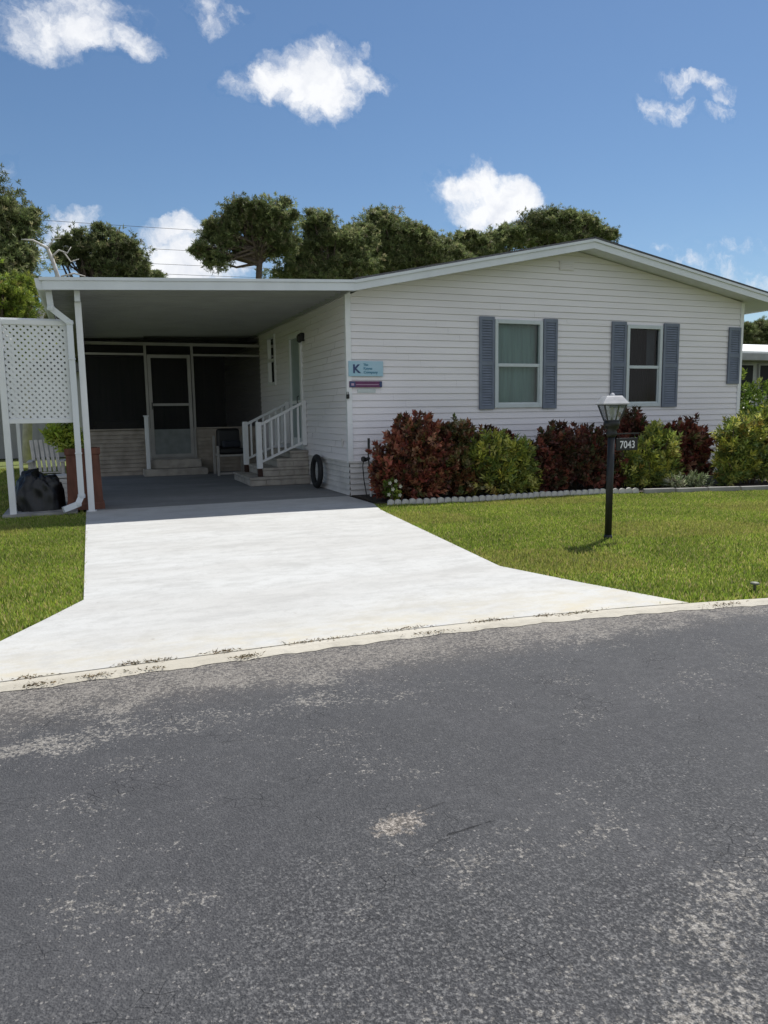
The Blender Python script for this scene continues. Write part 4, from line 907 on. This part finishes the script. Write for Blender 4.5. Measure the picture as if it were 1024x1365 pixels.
# dry weeds in the kerb joint
def tuft(x, y, n_, sx, h, seed, label):
    rng = np.random.default_rng(seed); px = x + rng.normal(size=n_)*sx; pos = np.stack([px, y + (px-x)*(-.02) + rng.normal(size=n_)*.014, np.full(n_, .004)], 1)
    d = rng.normal(size=(n_, 3))*np.array([1, .8, .5]) + np.array([0, 0, .5]); d[:, 2] = np.abs(d[:, 2])*.3
    V = leafquads(pos, d, h*.62, .006, rng); c = pal([(.09, .06, .03), (.17, .12, .06), (.25, .20, .11), (.06, .06, .02)], [3, 3, 1.5, 1.5], n_, rng)
    tag(cards('dry_weed', V, c, m_leaf, None, (x, y, 0)), label, 'weeds', 'dry weed tufts along the kerb')
WL = 'tuft of dry brown weeds lying along the driveway kerb'
for i, (x, y, n_, sx) in enumerate([(-4.62, -7.86, 46, .05), (-4.57, -8.0, 60, .05), (-4.28, -7.98, 60, .06), (-4.08, -7.85, 70, .04), (-3.93, -7.855, 60, .05), (-4.02, -7.99, 40, .06), (-3.55, -7.85, 90, .06), (-3.42, -8.0, 80, .05), (-2.95, -7.87, 90, .14), (-2.4, -7.87, 110, .14), (-1.72, -7.93, 70, .08), (-1.05, -8.02, 70, .10), (-2.2, -8.02, 60, .10), (.05, -8.27, 60, .10), (-1.3, -7.98, 50, .04)]):
    tuft(x, y, n_, sx, .040, 50+i, WL)

# ================================================================== TREES
def pine(label, trunk, crowns, seed, cols=None, w=None, name='pine_tree', per=330, dens=1.0, needle=.34, limbs=True, cat='tree', group=None, clump=.62, nw=.085):
    rng = np.random.default_rng(seed); T = thing(name, trunk[0], label, cat, group)
    cols = cols or [(.09, .125, .045), (.16, .195, .075), (.27, .30, .13), (.38, .37, .20), (.27, .22, .15)]; w = w or [3.2, 3, 1.8, .7, .5]
    b = MB(); n_ = len(trunk); b.tube(trunk, [.26*(1-.55*i/(n_-1)) for i in range(n_)], 10); b.build('trunk', m_bark, T, True)
    Vs = []; Cs = []; lb = MB()
    for (cx, cy, cz_, rx, ry, rz) in crowns:
        nc = max(6, int(dens*18*rx*ry*rz/ .8 + 8))
        for i in range(nc+1):
            d = unit(rng.normal(size=3)); d[2] = d[2]*.9+.12; rr = rng.uniform(.25, .95)
            c = np.array([cx, cy, cz_]) + d*rr*np.array([rx, ry, rz]); cr = clump*rng.uniform(.38, .92)
            nn = 14; kt = max(8, int(per*4.6*cr/clump/nn))
            if i == nc: kt = int(kt*nc*.13)
            dd = unit(rng.normal(size=(kt, 3))); dd[:, 2] = np.where(dd[:, 2] < -.3, -dd[:, 2]*.6, dd[:, 2])
            tp = c + dd*(cr*rng.uniform(.3, 1.0, (kt, 1)))*np.array([1, 1, .75])
            if i == nc: dd = unit(rng.normal(size=(kt, 3))); tp = np.array([cx, cy, cz_]) + dd*np.array([rx, ry, rz])*(rng.uniform(.3, 1.0, (kt, 1))**.5)*(1.20+.22*np.sin(dd[:, :1]*8+dd[:, 2:]*7+cx))
            ax = unit(dd*.8 + rng.normal(size=(kt, 3))*.3 + np.array([0, 0, .5]))
            idx = np.repeat(np.arange(kt), nn); k = kt*nn
            d_ = unit(ax[idx]*.55 + rng.normal(size=(k, 3))*.62); s_ = unit(np.cross(d_, rng.normal(size=(k, 3))))
            pos = tp[idx] - ax[idx]*(needle*.3*rng.uniform(0, 1, k))[:, None]
            Ln = (needle*.72*rng.uniform(.45, 1.0, k))[:, None]; Wn = needle*nw*.62
            Vs.append(np.stack([pos - s_*Wn*.5, pos + d_*Ln*.55 - s_*Wn, pos + d_*Ln, pos + d_*Ln*.55 + s_*Wn], 1))
            tone = rng.uniform(.60, 1.25); Cs.append((pal(cols, w, kt, rng, .25)[idx]*.7 + pal(cols, w, k, rng, .25)*.3)*tone)
            if i == nc: continue
            if limbs and i % 2 == 0:
                s0 = Vector(trunk[-1]).lerp(Vector(trunk[max(0, n_-2)]), rng.uniform(0, .8)); mid = (s0 + Vector(c))/2 + Vector((rng.uniform(-.3, .3), rng.uniform(-.3, .3), rng.uniform(-.3, .1))); lb.tube([s0, mid, Vector(c)], [.10, .06, .025], 6)
    if limbs: lb.build('limb', m_bark, T, True)
    cards('crown', np.concatenate(Vs), np.concatenate(Cs), m_needle, T); return T
GP = 'pines behind the house'
pine('tall dark pine cut off by the left edge of the photo', [(-9.0, 16.5, 0), (-8.4, 16.3, 3), (-7.4, 16.2, 6), (-7.0, 16, 8)], [(-7.6, 16, 8.3, 1.5, 1.4, 1.2), (-6.1, 16.2, 7.95, .85, .8, .75), (-7.4, 16, 6.5, 1.9, 1.4, 1.1), (-6.0, 16.3, 6.6, .5, .7, .6), (-6.9, 16.4, 7.4, 1.3, 1.0, .8), (-7.6, 16, 9.0, .9, .9, .6)], 101, group=GP, needle=.26, per=380, dens=1.2, clump=.5)
pine('lower pine with sparse bleached branches, above the carport corner', [(-4.3, 24.5, 0), (-4.1, 24.4, 4), (-3.5, 24, 7.6)], [(-4.3, 24, 9.0, .8, .8, .65), (-3.0, 24, 9.1, 1.1, .9, .7), (-2.0, 24, 8.7, .75, .8, .65), (-1.75, 24, 8.0, .6, .8, .5), (-2.9, 24, 8.1, .9, .8, .5), (-4.85, 24, 8.4, .35, .5, .4), (-2.4, 24, 7.7, .9, .8, .5), (-3.6, 24.4, 8.2, .7, .7, .5)], 102, group=GP, needle=.30, clump=.45)
DT = thing('dead_branch_tree', (-5.8, 14, 0), 'bare bleached tree with crooked pale limbs rising over the carport corner', 'tree')
b = MB(); b.tube([(-6.16, 14.00, 0.00), (-5.91, 14.00, 3.12), (-5.34, 14.00, 4.99), (-4.86, 14.00, 5.89), (-4.98, 14.00, 6.38), (-5.10, 14.00, 6.74), (-5.51, 14.00, 6.95), (-5.83, 14.00, 6.95)], [.15, .12, .09, .075, .06, .05, .035, .015], 8); b.build('trunk', m_bleach, DT, True)
b = MB(); b.tube([(-5.02, 14.00, 6.46), (-4.77, 14.00, 6.70), (-4.53, 14.00, 6.62), (-4.41, 14.00, 6.82)], [.035, .03, .02, .01], 6); b.tube([(-4.77, 14.00, 5.89), (-4.37, 14.00, 6.01), (-4.04, 14.00, 5.93)], [.03, .03, .015], 6); b.tube([(-4.65, 14.00, 6.67), (-4.45, 14.10, 6.38), (-4.20, 14.00, 6.46)], [.025, .02, .01], 6); b.tube([(-5.10, 14.00, 6.70), (-4.90, 14.00, 7.03), (-4.69, 14.00, 7.07)], [.025, .02, .01], 6); b.build('limb', m_bleach, DT, True)
pine('tallest round-topped pine, standing alone over the carport roof', [(4.6, 28.5, 0), (4.5, 28.3, 5), (4.7, 28, 9), (4.9, 28, 10.6)], [(4.1, 28, 11.9, 1.25, 1.1, .8), (5.7, 28, 11.7, 1.25, 1.1, 1.15), (2.5, 28, 10.6, .95, .9, .75), (2.5, 28, 9.5, .75, .8, .55), (5.1, 28, 11.0, 1.1, .9, .7), (6.2, 28, 10.5, .7, .8, .6), (3.3, 28, 11.3, .8, .8, .5), (1.6, 28, 9.9, .35, .6, .4), (3.2, 28, 10.4, .8, .8, .6), (5.6, 28, 10.2, .9, .8, .6), (4.6, 28.6, 10.2, 1.0, .7, .7)], 103, group=GP, needle=.33, clump=.5)
pine('medium pine just right of the tallest one, filling the gap above the roof join', [(9.0, 30.5, 0), (9.0, 30, 6), (9.3, 30, 10)], [(8.7, 30, 12.3, 1.0, 1.0, .7), (7.6, 30, 10.3, 1.2, 1.0, .8), (8.9, 30, 11.3, 1.2, 1.0, .7), (10.1, 30, 11.3, 1.4, 1.1, .9), (9.4, 30, 9.9, 1.6, 1, .6), (7.4, 30, 9.3, 1.3, 1, .5), (10.8, 30, 10.2, 1.5, 1, .8), (8.4, 30, 9.3, 2.6, 1.2, .7), (11.4, 30.4, 11.6, 1.0, 1, .7)], 104, group=GP, needle=.34, clump=.55)
pine('broad dense pine in the middle of the row behind the left roof slope', [(14.0, 32.5, 0), (14.2, 32, 7), (14.0, 32, 11)], [(13.5, 32, 12.9, 1.6, 1.3, .9), (15.0, 32, 12.3, 1.6, 1.3, .9), (16.4, 32, 11.8, 1.5, 1.2, .8), (13.2, 32, 11.4, 1.6, 1.2, .9), (15.6, 32, 10.9, 1.8, 1.2, .8), (12.0, 32, 12.1, .9, 1, .7), (17.8, 32, 11.3, 1.0, 1, .7), (13.6, 32, 10.4, 2.4, 1.2, .9), (17.2, 32, 10.9, 1.5, 1.2, .8), (18.6, 32, 11.2, 1.0, 1, .6)], 105, group=GP, needle=.36, clump=.6)
pine('low pine behind the roof slope, under the big white cloud', [(22.5, 36.5, 0), (22.6, 36, 7), (22.8, 36, 12)], [(21.0, 36, 13.2, 1.8, 1.2, .8), (23.0, 36, 13.2, 1.6, 1.2, .8), (24.6, 36, 13.8, 1.6, 1.2, .8), (22.5, 36, 12.2, 2.6, 1.3, .8), (19.3, 36, 12.6, 1.1, 1.0, .6)], 106, group=GP, needle=.38, clump=.6)
pine('pine with its flat crown showing just left of the roof peak', [(29, 36.5, 0), (29, 36, 8), (29, 36, 13.5)], [(27.4, 36, 14.9, 1.6, 1.2, 1.0), (29.2, 36, 15.3, 1.7, 1.2, .9), (31.0, 36, 15.2, 1.6, 1.2, .8), (32.9, 36, 14.6, 1.3, 1.0, .8), (25.9, 36, 14.0, 1.2, 1, .8), (29.0, 36, 14.0, 3.2, 1.3, .8)], 107, group=GP, needle=.38, clump=.6)
pine('tiny distant treetop above the carport roof edge', [(.5, 40.5, 0), (.5, 40, 9.6)], [(.45, 40, 10.55, .7, .6, .45)], 108, group=GP, needle=.3, clump=.35, limbs=False)
GR = [(.30, .38, .05), (.17, .24, .04), (.09, .14, .03), (.46, .48, .10), (.20, .14, .06)]
pine('sunlit leafy yellow-green tree left of the carport, behind the lattice', [(-7.3, 12.3, 0), (-7.2, 12, 2.5), (-7, 12, 3.8)], [(-7.2, 12, 5.0, 1.2, 1.1, .9), (-6.1, 12.2, 4.6, .9, 1.0, .8), (-6.6, 12.5, 3.7, 1.4, 1.0, .7), (-5.75, 12.4, 5.3, .35, .6, .35)], 109, cols=GR, w=[3, 3, 2, 1, .6], name='leafy_tree', needle=.22, clump=.5)
pine('dark leafy tree at the far left edge behind the neighbour wall', [(-10, 21, 0), (-9.8, 21, 3), (-9.6, 21, 4.5)], [(-8.6, 21, 5.6, 2.0, 1.5, 1.3), (-8.2, 21, 3.6, 2.0, 1.5, 1.3), (-10.2, 21, 5.0, 1.8, 1.5, 1.6)], 110, name='leafy_tree', needle=.3, clump=.7)
pine('dark dense tree showing through the lattice above the grey neighbour wall', [(-4.6, 29.5, 0), (-4.6, 29.4, 3), (-4.7, 29.3, 5)], [(-5.6, 29, 5.2, 1.6, 1.2, 1.9), (-4.2, 29, 5.2, 1.6, 1.2, 1.9), (-2.8, 29, 4.8, 1.5, 1.2, 1.9), (-7.0, 29, 5.0, 1.3, 1.2, 1.8)], 112, name='leafy_tree', needle=.3, clump=.7)
pine('far pine seen between the roof corner and the neighbour roof', [(74, 60.5, 0), (74, 60, 9.5)], [(73.2, 60, 10.9, 1.5, 1.5, 1.1), (75.4, 60, 10.5, 1.0, 1.0, .8), (77.6, 60, 11.1, 2.0, 1.5, 1.4), (81, 60, 11.3, 2.4, 2, 1.5), (74, 60, 9.4, 3, 1.5, 1.0), (78.5, 60, 9.6, 3, 1.5, 1.0)], 111, group=GP, needle=.5, clump=.8)

# ================================================================== NEIGHBOURS
NL = thing('neighbour_house', (-12, 18, 0), 'grey board-sided neighbouring house seen beneath the lattice panel', 'house')
b = MB()
x = -14.0
b.box(-14, -3.6, 17.6, 26, 0, 3.1)
while x < -3.62: b.box(x, x+.025, 17.58, 17.6, 0, 3.1); x += .4
b.build('wall', m_nwall, NL); b = MB(); b.prism([(-14.4, 17.2, 3.1), (-3.2, 17.2, 3.1), (-3.2, 17.2, 3.25), (-8.8, 17.2, 4.0), (-14.4, 17.2, 3.25)], (0, 9, 0)); b.build('roof', m_shingle, NL)
NR = thing('neighbour_house', (18, 8, 0), 'neighbouring house with a bright white metal roof beyond the right corner', 'house')
b = MB(); b.box(12.3, 26, 4.4, 14, 0, 2.78); b.build('wall', m_nwall, NR)
b = MB(); b.prism([(12.0, 3.9, 2.93), (12.0, 3.9, 3.05), (12.0, 9.5, 3.85), (12.0, 14.6, 3.05), (12.0, 14.6, 2.93)], (14.5, 0, 0)); b.build('roof', m_nroof, NR)
b = MB(); b.box(11.98, 26.5, 3.87, 3.90, 2.80, 2.99); b.box(12.0, 26.5, 3.9, 4.4, 2.79, 2.83); b.build('fascia', mat('fascia_grey', (.30, .30, .32), .6), NR)
for (xa, xb) in ((12.6, 14.15), (14.45, 16.0), (17, 18.5)):
    b = MB(); b.box(xa-.05, xb+.05, 4.34, 4.39, 1.75, 2.72); fw = b.build('window', m_nwall, NR); b = MB(); b.box(xa, xb, 4.325, 4.338, 1.8, 2.68); b.build('pane', mat('dark_pane', (.010, .011, .014), .6, spec=.2), fw)

# power lines far behind the trees, strung between two poles
for i, za in enumerate((15.35, 13.85, 12.8, 12.1)):
    b = MB(); P_ = [(-42+59/15*k, 46, za - .35*(1-((k-7.5)/7.5)**2)) for k in range(16)]
    b.tube(P_, .015, 5); o = b.build('power_line', m_black, None, loc=(-42, 46, za)); tag(o, 'thin dark overhead wire crossing the sky over the carport roof', 'power line', 'overhead wires behind the house')
for px, wd in ((-42, 'at the left end, beyond the left edge'), (17, 'hidden behind the row of pines')):
    b = MB(); b.tube([(px, 46.2, -.03), (px, 46.2, 15.6)], [.18, .12], 10); b.box(px-.05, px+.05, 45.9, 47.2, 15.2, 15.32)
    tag(b.build('utility_pole', m_bark, None, loc=(px, 46.2, 0)), 'wooden utility pole for the overhead wires, ' + wd, 'pole')
